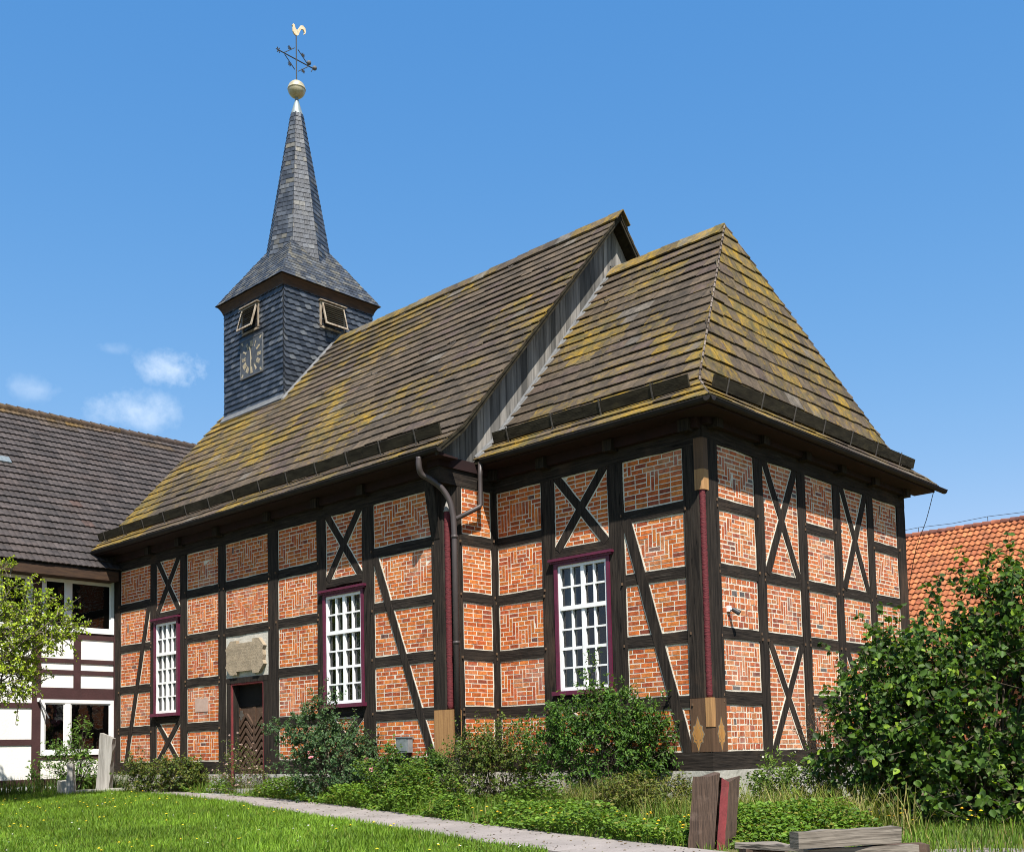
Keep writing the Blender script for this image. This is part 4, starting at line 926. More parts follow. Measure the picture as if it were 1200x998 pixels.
# flashing at the foot of the tower
b = MB()
sl = (NR-KZ)/(CY-NS-.08)
zr = KZ+sl*(TY0-NS-.08)
b.hexa([(TX0-.05, TY0-.12, zr-.1), (TX1+.04, TY0-.12, zr-.1), (TX1+.04, TY0-.03, zr+.02), (TX0-.05, TY0-.03, zr+.02), (TX0-.05, TY0-.14, zr-.06), (TX1+.04, TY0-.14, zr-.06), (TX1+.04, TY0-.035, zr+.11), (TX0-.05, TY0-.035, zr+.11)])
y = TY0-.1
while y < CY:
    z = KZ+sl*(y-NS-.08); b.hexa([(TX1+.03, y, z), (TX1+.03, y+.3, z+.3*sl), (TX1+.03, y+.3, z+.3*sl+.10), (TX1+.03, y, z+.1), (TX1+.09, y, z+.02), (TX1+.09, y+.3, z+.3*sl+.02), (TX1+.05, y+.3, z+.3*sl+.10), (TX1+.05, y, z+.1)]); y += .3
b.build('tower_flashing', 'lead', tower)
# lightning wire by the chancel gutter and small wall lamp
b = MB(); b.tube(arc([(.45, 8.35, 5.75), (.1, 8.75, 5.25), (-.5, 9.4, 4.5), (-1.3, 10.4, 2.5), (-1.6, 10.8, -.6)], 4), .008, 5); b.build('lightning_wire', 'black_iron', church)
lp = thing('wall_spotlight', 'tiny white spotlight fixed high between rubble bricks of the gable wall', 'lamp', (0.0, .62, 2.62))
b = MB(); b.box(.0, .05, .58, .66, 2.60, 2.70); b.tube([(.05, .62, 2.64), (.12, .62, 2.62)], .02, 8); o = b.build('lamp_mount', 'white_plastic'); keep(o, lp)
b = MB(); b.tube([(.09, .62, 2.64), (.20, .66, 2.56)], [.035, .045], 10); o = b.build('lamp_head', 'black_iron'); keep(o, lp)
fl = thing('floodlight', 'square grey floodlight mounted low on the brick wall above the plinth', 'lamp', (-6.0, NS-.05, .4))
b = MB()
w = w_nave
wbox(b, w, -6.18, -5.84, .40, .68, .04, .16); wbox(b, w, -6.2, -5.82, .68, .70, .02, .18)
o = b.build('lamp_housing', 'lamp_body'); keep(o, fl)
b = MB(); wbox(b, w, -6.15, -5.87, .43, .655, .16, .168); o = b.build('lamp_glass', 'lamp_glass'); keep(o, fl)
b = MB(); wbox(b, w, -6.08, -5.94, .28, .40, .0, .10); o = b.build('bracket', 'black_iron'); keep(o, fl)

# ------------------------------------------------------------------ white timber-framed house on the left
XH = -17.85
house = thing('timber_house', 'white house with maroon timbers and wide dark windows left of the church', 'house', (XH, -6, -.4))
w_h = Wall(lambda u, z, d: (XH+d, u, z))
HY0 = -15.0
def hp(name, boxes, mats, parent=None, jit=0.003):
    mb = MB()
    for q in boxes: wbox(mb, w_h, *q)
    o = mb.build(name, mats, parent or house)
    if parent is None: o.matrix_parent_inverse = Matrix.Translation(house.location).inverted()
    return o
hp('house_wall', [(HY0, -1.05, -.06, 5.3, -.3, .0)], 'white_render')
hp('brick_base', [(HY0, -1.05, -.9, -.21, -.3, .012)], 'pantile')
hp('sill_beam', [(HY0, -1.03, -.21, -.06, -.1, .03)], 'maroon_timber')
hp('top_beam', [(HY0, -1.03, 5.10, 5.34, -.1, .02)], 'maroon_timber')
def house_window(u0, u1, z0, z1, split):
    fr_ = hp('window', [(u0, u0+.09, z0, z1, -.08, .045), (u1-.09, u1, z0, z1, -.08, .045), (u0+.09, u1-.09, z1-.09, z1, -.08, .045), (u0+.09, u1-.09, z0, z0+.10, -.08, .05), (split-.07, split+.07, z0+.10, z1-.09, -.08, .04)], 'white_paint')
    for a, c in ((u0+.09, split-.07), (split+.07, u1-.09)):
        q = .035
        s = MB()
        for bx in ((a, a+q, z0+.10, z1-.09, -.06, .02), (c-q, c, z0+.10, z1-.09, -.06, .02), (a+q, c-q, z1-.125, z1-.09, -.06, .02), (a+q, c-q, z0+.10, z0+.145, -.06, .02)): wbox(s, w_h, *bx)
        s.build('sash', 'white_paint', fr_)
        s = MB(); s.face([w_h(a+q, z0+.145, .012), w_h(c-q, z0+.145, .012), w_h(c-q, z1-.125, .012), w_h(a+q, z1-.125, .012)]); s.build('pane', 'glass', fr_)
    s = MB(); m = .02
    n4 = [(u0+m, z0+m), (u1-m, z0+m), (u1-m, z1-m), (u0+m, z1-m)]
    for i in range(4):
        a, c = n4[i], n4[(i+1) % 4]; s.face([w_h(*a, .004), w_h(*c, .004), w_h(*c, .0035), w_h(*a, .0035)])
    s.face([w_h(*p, .006) for p in n4]); s.build('painted_dark_interior', 'near_black', fr_)  # black sheet over the solid wall paints the unlit room behind the panes
for o0 in (0.0, -2.23, -4.46, -6.69):
    a, c = -3.06+o0, -1.135+o0
    house_window(a, c, 3.70, 5.10, -2.37+o0); house_window(a, c, .53, 1.95, -2.37+o0)
    hp('timber_rail', [(a, c, 3.53, 3.695, -.1, .022)], 'maroon_timber'); hp('timber_rail', [(a, c, 2.894, 3.006, -.1, .022)], 'maroon_timber'); hp('timber_rail', [(a, c, 2.602, 2.714, -.1, .022)], 'maroon_timber')
    hp('storey_beam', [(a, c, 1.955, 2.254, -.1, .03)], 'maroon_timber'); hp('timber_rail', [(a, c, .43, .525, -.1, .022)], 'maroon_timber')
    hp('timber_post', [(-2.215+o0, -2.033+o0, 2.25, 3.54, -.1, .026)], 'maroon_timber')
    hp('timber_post', [(c+.005, c+.105, -.07, 5.12, -.1, .028)], 'maroon_timber')
    hp('timber_post', [(a-.22, a-.005, -.07, 5.12, -.1, .032)], 'maroon_timber')
    break
y = -3.28
for k in range(5):
    y1 = y; y0_ = y-2.3
    house_window(y0_+.25, y1-.08, 3.70, 5.10, y1-.85)
    for z0_, z1_ in ((3.53, 3.69), (2.894, 3.006), (2.602, 2.714), (1.724, 1.851), (.792, .94)): hp('timber_rail', [(y0_+.2, y1, z0_, z1_, -.1, .022)], 'maroon_timber')
    hp('timber_post', [(y0_, y0_+.2, -.07, 5.12, -.1, .03)], 'maroon_timber'); y = y0_
hp('window_stay', [(-3.16, -3.11, 1.88, 1.98, .03, .12)], 'white_plastic')
b = MB(); b.tube([(XH+.1, -3.13, 1.92), (XH+.42, -3.02, 1.45)], .022, 8); o = b.build('awning_arm', 'black_iron'); keep(o, house)
b = MB(); b.box(XH-12, XH-.3, HY0, HY0+.3, -1, 5.3); b.box(XH-12, XH-11.7, HY0, 9, -1, 5.3); b.box(XH-12, XH-.35, 8.7, 9, -1, 5.3); o = b.build('rear_wall', 'white_render'); keep(o, house)
def wavy(mb, O, U, V, L, width, rowh, tw, prof, amp, colf, step=.035, th=.02, seg=6, skip=None):
    O, U, V = Vector(O), Vector(U).normalized(), Vector(V).normalized(); Nn = U.cross(V).normalized()
    rows = max(1, round(L/rowh)); rowh = L/rows; nt_ = int(width/tw)
    for r_ in range(rows):
        v0, v1 = r_*rowh, (r_+1)*rowh+.03
        for t in range(nt_):
            if skip and skip(O+U*((t+.5)*tw)+V*v0): continue
            c = colf(O+U*(t*tw)+V*v0); dj = rng.uniform(-.006, .006); hj = rng.uniform(0, .006)
            i = len(mb.v)
            for s in range(seg+1):
                f = s/seg; h = amp*prof(f); u = t*tw+f*tw*1.0
                mb.v.append(tuple(O+U*u+V*(v0+dj)+Nn*(h+step+hj-th-.01))); mb.v.append(tuple(O+U*u+V*(v0+dj)+Nn*(h+step+hj))); mb.v.append(tuple(O+U*u+V*v1+Nn*(h+.004)))
            for s in range(seg):
                a = i+3*s; mb.f.append((a, a+3, a+4, a+1)); mb.c.append(c); mb.m.append(0); mb.f.append((a+1, a+4, a+5, a+2)); mb.c.append(c); mb.m.append(0)
HE, HR = (-17.28, 5.33), (-23.5, 11.05)
def hcol(p):
    k = rng.random(); c = lerp((.036, .030, .028), (.064, .052, .048), k)
    t = (p.z-HE[1])/(HR[1]-HE[1]); q = vnoise(p.y*1.3+4, p.z*1.9)
    if t > .88 and q > .52: c = lerp(c, (.13, .075, .014), min(.75, (q-.52)*5)*min(1, (t-.88)*12)*rng.uniform(.4, 1))
    elif rng.random() < .012: c = lerp(c, (.10, .05, .036), .4)
    return c
def waves(f): return abs(math.sin(f*2*math.pi))*.9
b = MB(); V = Vector((HR[0]-HE[0], 0, HR[1]-HE[1])); L = V.length
wavy(b, (HE[0], -15.3, HE[1]), (0, 1, 0), V, L, 24.4, .335, .30, waves, .020, hcol, step=.045, skip=lambda p: p.y > -1.2 and p.x > -18.2)
b.hexa([(HE[0]-.05, -15.3, HE[1]-.02), (HE[0]-.05, -1.25, HE[1]-.02), (HR[0], -1.25, HR[1]-.04), (HR[0], -15.3, HR[1]-.04), (HE[0]-.05, -15.3, HE[1]+.0), (HE[0]-.05, -1.25, HE[1]+.0), (HR[0], -1.25, HR[1]-.02), (HR[0], -15.3, HR[1]-.02)], (.03, .026, .024))
b.face([(HR[0], -15.3, HR[1]), (HR[0], 9.1, HR[1]), (HR[0]-6.3, 9.1, HE[1]), (HR[0]-6.3, -15.3, HE[1])], (.04, .034, .03))
o = b.build('house_roof', 'concrete_tile'); keep(o, house); hroof = o
b = MB(); y = -15.3
while y < 9.0:
    c = hcol(Vector((0, y, HR[1]))); b.tube([(HR[0], y, HR[1]+.03), (HR[0], y+.36, HR[1]+.015)], [.135, .115], 10, c=lerp(c, (.075, .048, .032), .5)); y += .33
o = b.build('ridge_tiles', 'concrete_tile', hroof)
b = MB(); b.box(HE[0]-.06, HE[0]-.02, HY0, -1.27, 5.06, 5.30); b.box(HE[0]-.58, HE[0]-.06, HY0, -1.27, 5.06, 5.09); o = b.build('eaves_board', 'fascia_brown'); keep(o, house)
for (yy, t) in ((-3.05, .58), (1.55, .425), (3.0, .62)):
    p = Vector((HE[0], yy, HE[1]))+V*t; Vn = V.normalized(); nn = Vector((0, 1, 0)).cross(Vn)
    if yy < 2: b = MB(); b.hexa([p+Vector((0, a, 0))+Vn*c+nn*h for h in (.03, .085) for a, c in ((0, 0), (.42, 0), (.42, .30), (0, .30))]); b.build('glass_tile', 'lamp_glass', hroof)

# ------------------------------------------------------------------ barn with orange pantiles behind the chancel
barn = thing('barn', 'barn with a large bright orange pantile roof behind the leafy bush', 'barn', (-2, 23, -.62))
BE, BRd = (20.3, 2.95), (26.1, 8.28)
def bcol2(p):
    c = lerp((.27, .085, .032), (.40, .145, .055), rng.random())
    if rng.random() < .10: c = lerp(c, (.24, .07, .03), .7)
    return c
def sprof(f): return math.sin(f*2*math.pi-1.2)*.5+.5
V = Vector((0, BRd[0]-BE[0], BRd[1]-BE[1]))
b = MB(); wavy(b, (-16, BE[0], BE[1]), (1, 0, 0), V, V.length, 26, .33, .215, sprof, .055, bcol2, step=.05, seg=6)
b.face([(-16, BRd[0], BRd[1]-.02), (10, BRd[0], BRd[1]-.02), (10, 2*BRd[0]-BE[0], BE[1]), (-16, 2*BRd[0]-BE[0], BE[1])], (.35, .11, .04))
o = b.build('barn_roof', 'pantile'); keep(o, barn); broof = o
b = MB(); x = -16
while x < 10: b.tube([(x, BRd[0], BRd[1]+.03), (x+.36, BRd[0], BRd[1]+.02)], [.14, .115], 10, c=lerp((.14, .055, .04), (.30, .10, .05), rng.random())); x += .33
b.build('ridge_tiles', 'pantile', broof)
b = MB(); b.box(-15.5, 9.5, 20.9, 21.2, -1, 3.4, (.36, .12, .05)); b.box(-15.5, 9.5, 31, 31.3, -1, 3.4, (.36, .12, .05))
for x in (-15.5, 9.2):
    b.box(x, x+.3, 21.2, 31, -1, 3.2, (.36, .12, .05)); b.face([(x+.15, 21, 3.1), (x+.15, 31.2, 3.1), (x+.15, 26.1, 8.1)], (.36, .12, .05))
o = b.build('barn_wall', 'pantile'); keep(o, barn)
b = MB(); pts = []
for k, x in enumerate(np.arange(-15, 10, 2.6)):
    b.tube([(x, BRd[0], BRd[1]+.1), (x, BRd[0], BRd[1]+.32)], .012, 5)
b.tube([(x, BRd[0], BRd[1]+.32-(.05 if k % 2 else 0)) for k, x in enumerate(np.arange(-15, 9.9, 1.3))], .010, 5)
b.build('lightning_wire', 'black_iron', broof)

# ------------------------------------------------------------------ old timbers and posts on the grass
def old_beam(name, label, cat, p0, p1, wd, ht, mats, group=None, seed=0, lean=0.0):
    """a weathered squared timber from p0 to p1 (bottom centre line)"""
    r_ = random.Random(seed); p0, p1 = Vector(p0), Vector(p1); d = (p1-p0); L = d.length; d.normalize(); s = Vector((-d.y, d.x, 0)).normalized(); up_ = d.cross(s)*-1
    if up_.z < 0: up_ = -up_
    b = MB(); n = max(4, int(L/.14)); prev = None; rows = []
    for k in range(n+1):
        c = p0+d*(L*k/n); j = lambda: r_.uniform(-.010, .010)
        e = .0 if 0 < k < n else .006
        rows.append([c-s*(wd/2+j()-e), c+s*(wd/2+j()-e), c+s*(wd/2+j()-e)+up_*(ht+j()), c-s*(wd/2+j()-e)+up_*(ht+j())])
    for k in range(n):
        for i in range(4): b.face([rows[k][i], rows[k][(i+1) % 4], rows[k+1][(i+1) % 4], rows[k+1][i]])
    b.face(rows[0][::-1]); b.face(rows[-1])
    o = b.build(name, mats); tag(o, label, cat, group); return o
GB = 'old timbers stacked beside the path'
old_beam('old_beam', 'thick grey weathered beam lying on top of the timber stack', 'beam', (4.80, -6.16, -.52), (5.33, -5.26, -.515), .16, .145, 'beam_grey', GB, 1)
old_beam('old_beam', 'thin flat grey plank at the left end of the timber stack', 'plank', (3.95, -5.62, -.59), (4.95, -5.72, -.585), .26, .05, 'beam_grey', GB, 2)
old_beam('old_beam', 'long grey beam just under the top beam in the timber stack', 'beam', (4.80, -5.95, -.69), (5.45, -5.15, -.685), .16, .15, 'beam_grey', GB, 3)
old_beam('old_beam', 'short brown beam end poking out right of the timber stack', 'beam', (5.05, -5.3, -.68), (5.42, -4.85, -.68), .16, .13, 'beam_brown', GB, 4)
old_beam('old_beam', 'dark squared block carrying the thin plank of the timber stack', 'beam', (4.02, -5.75, -.80), (4.28, -5.42, -.80), .2, .205, 'beam_brown', GB, 5)
old_beam('old_beam', 'lowest grey beam lying on the ground across the timber stack', 'beam', (4.45, -5.35, -.83), (5.5, -5.75, -.85), .17, .14, 'beam_grey', GB, 6)
stub = thing('post_offcut', 'upright brown offcut of a corner post with a red painted edge beside the path', 'timber post', (2.86, -4.5, g1(2.86, -4.5)))
b = MB(); ca = Vector((.729, .684, 0)); cb_ = Vector((-.684, .729, 0)); lean = Vector((.085, .07, 1)).normalized()
def stubpiece(name, prof, mats, red, drop):
    rs = random.Random(len(name)); zs = np.linspace(0, .93-drop, 10); rings = []
    for k, z in enumerate(zs):
        o_ = Vector((2.86, -4.5, g1(2.86, -4.5)-.1))+lean*z; top = k == 9
        rings.append([o_+ca*(x+rs.uniform(-.005, .005))+cb_*(y+rs.uniform(-.003, .003))+lean*(rs.uniform(-.05, .02) if top else 0) for x, y in prof])
    n = len(prof); b = MB()
    for k in range(9):
        for i in range(n): b.face([rings[k][i], rings[k][(i+1) % n], rings[k+1][(i+1) % n], rings[k+1][i]], m=1 if i in red else 0)
    b.face(rings[-1]); o = b.build(name, mats); keep(o, stub); return o
stubpiece('dark_half', [(-.27, .05), (-.10, -.055), (-.005, -.125), (.012, .02), (.0, .25), (-.2, .28)], ['beam_brown'], (), 0)
stubpiece('painted_half', [(.022, -.122), (.108, -.112), (.245, -.02), (.06, .30), (.02, .12)], ['beam_brown', 'red_stripe'], (0,), .04)
# leaning grey post and short post by the house
def rough_post(name, label, cat, base, hgt, wd, dp_, leanv, pointed, mats, seed):
    r_ = random.Random(seed); base = Vector(base); a = Vector((.729, .684, 0)); c = Vector((-.684, .729, 0)); b = MB(); n = 9; rr = []
    for k in range(n+1):
        t = k/n; o_ = base+Vector(leanv)*hgt*t+Vector((0, 0, hgt*t)); f = 1.0+.10*math.sin(3*t+seed)-(.18*t)
        w2 = wd/2*f; top = pointed if k == n else 0
        P = [(-w2, -dp_/2), (0, -dp_/2-.01), (w2, -dp_/2), (w2, dp_/2), (-w2, dp_/2)]
        rr.append([o_+a*(x+r_.uniform(-.012, .012))+c*y+Vector((0, 0, (-top*(x+w2)/wd if top else 0)+r_.uniform(-.01, .01))) for x, y in P])
    for k in range(n):
        for i in range(5): b.face([rr[k][i], rr[k][(i+1) % 5], rr[k+1][(i+1) % 5], rr[k+1][i]])
    b.face(rr[-1]); o = b.build(name, mats); tag(o, label, cat); return o
rough_post('leaning_post', 'tall pale weathered wooden post with a slanting top before the church corner', 'post', (-16.28, -2.15, -.42), 1.48, .37, .22, (.05, .05, 0), .16, 'grey_wood', 4)
rough_post('short_post', 'short narrow grey wooden post standing by a stone kerb near the house', 'post', (-16.2, -3.02, -.48), .80, .19, .14, (.0, .0, 0), .02, 'grey_wood', 2)
b = MB(); b.hexa([(-16.75, -3.12, -.5), (-16.2, -3.25, -.5), (-16.12, -3.0, -.5), (-16.65, -2.9, -.5), (-16.74, -3.10, -.09), (-16.22, -3.24, -.12), (-16.14, -3.0, -.10), (-16.64, -2.9, -.08)])
tag(b.build('stone_block', 'plinth_stone'), 'low squared pale stone block left of the short grey post', 'stone')
b = MB(); b.hexa([(-16.35, -3.0, -.5), (-15.5, -1.95, -.45), (-15.75, -1.75, -.45), (-16.6, -2.8, -.5), (-16.35, -3.0, -.335), (-15.5, -1.95, -.30), (-15.75, -1.75, -.30), (-16.6, -2.8, -.335)])
tag(b.build('stone_kerb', 'plinth_stone'), 'low pale stone kerb running from the short post to the leaning post', 'kerb')

# ------------------------------------------------------------------ plants
def unit(a): return a/np.maximum(1e-9, np.linalg.norm(a, axis=-1, keepdims=True))
def leaf_arrays(pos, ax, nm, ln, wd, col, fold=.22):
    n = len(pos); ax = unit(ax); sd_ = unit(np.cross(nm, ax)); nm = np.cross(ax, sd_); ln = ln[:, None]; wd = wd[:, None]
    b_ = pos; t = pos+ax*ln-nm*ln*.10
    l1 = pos+ax*ln*.30+sd_*wd*.46+nm*wd*fold; l2 = pos+ax*ln*.68+sd_*wd*.40+nm*wd*fold*.8; r1 = pos+ax*ln*.30-sd_*wd*.46+nm*wd*fold; r2_ = pos+ax*ln*.68-sd_*wd*.40+nm*wd*fold*.8
    Vv = np.stack([b_, l1, l2, t, r2_, r1], 1).reshape(-1, 3); i = np.arange(n)*6
    F = np.concatenate([np.stack([i, i+1, i+2, i+3], 1), np.stack([i, i+3, i+4, i+5], 1)]); return Vv, F, np.concatenate([col, col])
def pick(pal, n, rg, var=.22):
    c = np.array([p[0] for p in pal]); w_ = np.array([p[1] for p in pal], float); k = rg.choice(len(pal), n, p=w_/w_.sum())
    return c[k]*(1+rg.uniform(-var, var, (n, 1)))
LAT = np.array([.729, .684, 0]); DEP = np.array([-.684, .729, 0])
def plant(name, label, cat, base, blobs, ntw, npl, ln, asp, pal, twl, seed, stems=7, upb=.4, spread=.5, group=None, parts=('foliage', 'stem'), stem_r=.02, stem_mat='twig', flower=None, droop=0.0, shell=.45, lfmat='leaf', trunk_h=0.0):
    """blobs: (lateral, depth, height above base, r_lat, r_dep, r_up, weight) around the base"""
    rg = np.random.default_rng(seed); base = np.array([base[0], base[1], g1(base[0], base[1])]) if len(base) == 2 else np.array(base)
    B = np.array(blobs, float); k = rg.choice(len(B), ntw, p=B[:, 6]/B[:, 6].sum())
    d = unit(rg.normal(size=(ntw, 3))); rf = (shell+(1-shell)*rg.random(ntw)**.6)*(1+.17*rg.normal(size=ntw))
    loc = d*rf[:, None]*B[k, 3:6]+B[k, 0:3]; loc[:, 2] = np.maximum(loc[:, 2], .05+.1*rg.random(ntw))
    P = base+loc[:, :1]*LAT+loc[:, 1:2]*DEP+loc[:, 2:]*np.array([0, 0, 1.])
    D = d[:, :1]*LAT+d[:, 1:2]*DEP+d[:, 2:]*np.array([0, 0, 1.])
    tdir = unit(D*.7+np.array([0, 0, upb])+rg.normal(size=(ntw, 3))*.45)
    tl = twl*rg.uniform(.5, 1.3, ntw)
    m = ntw*npl; ti = np.repeat(np.arange(ntw), npl); t = rg.random(m)
    side = unit(np.cross(tdir[ti], rg.normal(size=(m, 3))))
    pos = P[ti]+tdir[ti]*(t*tl[ti])[:, None]+side*(ln*.35*rg.random(m))[:, None]; pos[:, 2] -= droop*(t*tl[ti])**2
    ax = unit(tdir[ti]*.45+side*spread*1.6+rg.normal(size=(m, 3))*.3+np.array([0, 0, -.15]))
    nm = unit(D[ti]*.30+np.array([.30, -.26, .62])+rg.normal(size=(m, 3))*.42)
    L = ln*rg.uniform(.55, 1.25, m)
    tw_t = rg.uniform(-.12, .12, ntw)
    col = pick(pal, m, rg)*(1+tw_t[ti])[:, None]
    pos[:, 2] = np.maximum(pos[:, 2], gz(pos[:, 0], pos[:, 1])+.01)
    root = thing(name, label, cat, tuple(base), group)
    o = quads(parts[0], *leaf_arrays(pos, ax, nm, L, L*asp, col), lfmat, None, False); keep(o, root)
    b = MB(); sel = rg.choice(ntw, min(ntw, max(stems*7, 30)), replace=False)
    st = [base+LAT*rg.normal()*.10*B[0, 3]+DEP*rg.normal()*.1*B[0, 4] for _ in range(stems)]
    if trunk_h:      # one tapering trunk that forks into limbs
        fk = Vector(base)+Vector((.06, -.04, trunk_h)); b.tube([Vector(base)+Vector((0, 0, -.15)), Vector(base)+Vector((.03, .02, .1)), Vector(base)+Vector((.02, -.03, trunk_h*.5)), fk, fk+Vector((.05, .03, .35))], [stem_r*2.0, stem_r*1.45, stem_r*1.2, stem_r*1.05, stem_r*.6], 10)
        st = [np.array(fk)+np.array([0, 0, .08*q]) for q in range(4)]; stems = 4
    for i in sel:
        s0 = Vector(st[int(rg.integers(stems))]); e = Vector(P[i]); mid = s0.lerp(e, .5)+Vector((0, 0, .12*(e-s0).length)); end = e+Vector(tdir[i])*float(tl[i])*.8
        r_ = stem_r*float(rg.uniform(.6, 1.1))*(.5 if trunk_h else 1); s0.z -= .06
        b.tube([s0, s0.lerp(mid, .5)+Vector(rg.normal(size=3))*.02, mid, mid.lerp(e, .6), e, end], [r_, r_*.85, r_*.65, r_*.45, r_*.3, r_*.12], 5)
    for i in range(ntw):
        e = Vector(P[i]); end = e+Vector(tdir[i])*float(tl[i]); rr = max(.0025, stem_r*.16)
        end.z -= droop*float(tl[i])**2
        b.tube([e-Vector(tdir[i])*float(tl[i])*.35, e, end], [rr*1.3, rr, rr*.4], 3, caps=False)
    o = b.build(parts[1], stem_mat); keep(o, root)
    if flower:
        fc, fn, fs, fname = flower; b = MB()
        for _ in range(fn):
            i = int(rg.integers(ntw)); p = Vector(P[i])+Vector(tdir[i])*float(tl[i])*1.05; c = np.array(fc)*rg.uniform(.85, 1.15)
            q = Vector(unit(rg.normal(size=3)*.5+np.array([.5, -.5, .8]))); u_ = q.orthogonal().normalized(); v_ = q.cross(u_)
            for k2 in range(7):
                a = k2*2*math.pi/7; r1 = u_*math.cos(a)+v_*math.sin(a); r0 = u_*math.cos(a-.5)+v_*math.sin(a-.5); r3 = u_*math.cos(a+.5)+v_*math.sin(a+.5)
                b.face([p, p+(r0*.8+q*.25)*fs, p+(r1*1.05+q*.32)*fs, p+(r3*.8+q*.25)*fs], tuple(c))
                b.face([p+q*fs*.15, p+(r0*.4+q*.5)*fs, p+(r1*.5+q*.6)*fs, p+(r3*.4+q*.5)*fs], tuple(c*.9))
        o = b.build(fname, 'petal'); keep(o, root)
    return root
HAZ = [((.048, .100, .012), 6), ((.072, .138, .015), 4), ((.028, .060, .010), 2.5), ((.20, .30, .022), .9), ((.08, .11, .03), 1.0), ((.10, .075, .04), .35)]
plant('hazel_bush', 'huge dense dark green hazel bush covering the right corner of the church', 'bush', (4.55, -.55),
      [(0, .3, 1.25, 1.55, 1.3, 1.25, 5), (-.95, .1, .95, .62, .9, .9, 1.7), (.9, .2, 1.5, 1.1, 1.2, 1.35, 3.2), (1.9, .4, 1.2, 1.2, 1.3, 1.5, 2.4), (-.55, .5, 1.9, .65, .6, .55, .8), (.18, .2, 2.75, .26, .3, .55, .35), (.75, .2, 2.55, .30, .3, .5, .35), (.45, .1, 2.4, .5, .5, .4, .5), (0.6, -.7, .30, 1.9, .9, .5, 3.0), (-1.5, .1, .85, .5, .55, .65, 1.0), (-1.15, .4, 1.75, .4, .4, .45, .5), (1.2, .2, 2.7, .3, .3, .5, .4), (.45, .3, 2.95, .16, .2, .35, .2)],
      1900, 17, .088, .82, HAZ, .46, 21, stems=12, upb=.35, stem_r=.028, shell=.55)
ROS = [((.060, .115, .042), 6), ((.080, .145, .055), 4), ((.040, .08, .030), 3), ((.115, .175, .05), 1)]
plant('rose_bush', 'bluish green rose bush with small pink blooms right of the church door', 'bush', (-7.35, -1.95),
      [(0, 0, .75, .85, .45, .72, 4), (-.35, 0, 1.3, .42, .3, .48, 1.6), (-.15, 0, 1.75, .2, .2, .3, .5), (.45, 0, .6, .6, .45, .55, 1.6), (-.95, 0, 1.35, .28, .2, .12, .25)], 760, 16, .055, .64, ROS, .28, 31, stems=7, stem_r=.012,
      flower=((.75, .30, .36), 7, .055, 'rose_bloom'))
ASH = [((.055, .125, .016), 6), ((.080, .160, .020), 4), ((.032, .072, .012), 2), ((.16, .25, .024), .7)]
plant('rowan_shrub', 'broad green shrub with feathery leaves growing under the chancel window', 'shrub', (-1.55, -.85),
      [(.1, 0, .95, .95, .5, .85, 4), (-.55, 0, 1.2, .45, .35, .55, 1.2), (.2, 0, 1.5, .45, .3, .45, 1.2), (.75, 0, 1.0, .35, .4, .7, 1), (-.12, 0, 2.1, .10, .1, .22, .08), (-1.05, 0, 1.05, .35, .2, .3, .35)], 900, 16, .066, .45, ASH, .30, 41, stems=6, stem_r=.014)
plant('bramble_tangle', 'loose brownish green bramble mound between the downpipe and the rowan shrub', 'bramble', (-3.55, -1.55),
      [(.1, 0, .55, .95, .5, .50, 3), (.35, 0, .95, .55, .35, .40, 1.5), (-.2, 0, .9, .35, .35, .35, .8)], 620, 14, .052, .58, [((.085, .125, .018), 5), ((.12, .155, .024), 3), ((.12, .085, .03), 1.0), ((.05, .085, .014), 2)], .34, 51, stems=8, stem_r=.006, upb=.6,
      flower=((.26, .05, .03), 16, .02, 'red_hips'))
plant('nettle_clump', 'bright green leafy weed clump in front of the nave downpipe', 'weed clump', (-4.9, -1.95),
      [(0, 0, .38, .65, .35, .38, 3), (-.45, 0, .65, .2, .2, .35, .6), (.3, 0, .6, .3, .25, .3, .8)], 420, 13, .06, .6, [((.075, .145, .020), 5), ((.10, .18, .022), 3), ((.05, .10, .02), 3)], .2, 61, stems=8, stem_r=.005, upb=.8,
      flower=((.35, .10, .04), 10, .03, 'dry_flower'))
plant('golden_shrub', 'low yellowish green shrub under the left church window', 'shrub', (-13.7, -1.85),
      [(0, 0, .36, 1.05, .35, .34, 3), (.35, 0, .5, .5, .3, .25, 1), (-.75, 0, .6, .15, .15, .3, .3)], 400, 14, .062, .6, [((.11, .14, .022), 5), ((.075, .115, .02), 4), ((.16, .15, .03), 2), ((.04, .07, .015), 2)], .2, 71, stems=7, stem_r=.006)
plant('seed_head_plant', 'straggly plant with pale pink seed heads before the church door', 'plant', (-11.0, -1.62),
      [(0, 0, .35, .55, .3, .33, 3), (-.1, 0, .8, .3, .2, .35, 1), (.75, 0, .35, .55, .3, .3, 1.5)], 170, 10, .055, .4, [((.085, .125, .022), 5), ((.11, .13, .03), 3), ((.12, .06, .03), 1.5)], .26, 81, stems=9, stem_r=.005, upb=.9,
      flower=((.50, .36, .32), 70, .022, 'seed_head'))
plant('elder_sapling', 'small elder sapling with drooping leaves in front of the house window', 'sapling', (-16.75, -2.62),
      [(.0, 0, .55, .38, .3, .5, 3), (-.25, 0, 1.05, .35, .2, .22, 1), (.15, 0, 1.45, .16, .15, .22, .6), (-.75, 0, .55, .5, .25, .4, 1)], 170, 12, .085, .42, [((.07, .14, .022), 5), ((.10, .18, .03), 3), ((.15, .24, .03), 1)], .25, 91, stems=4, stem_r=.012)
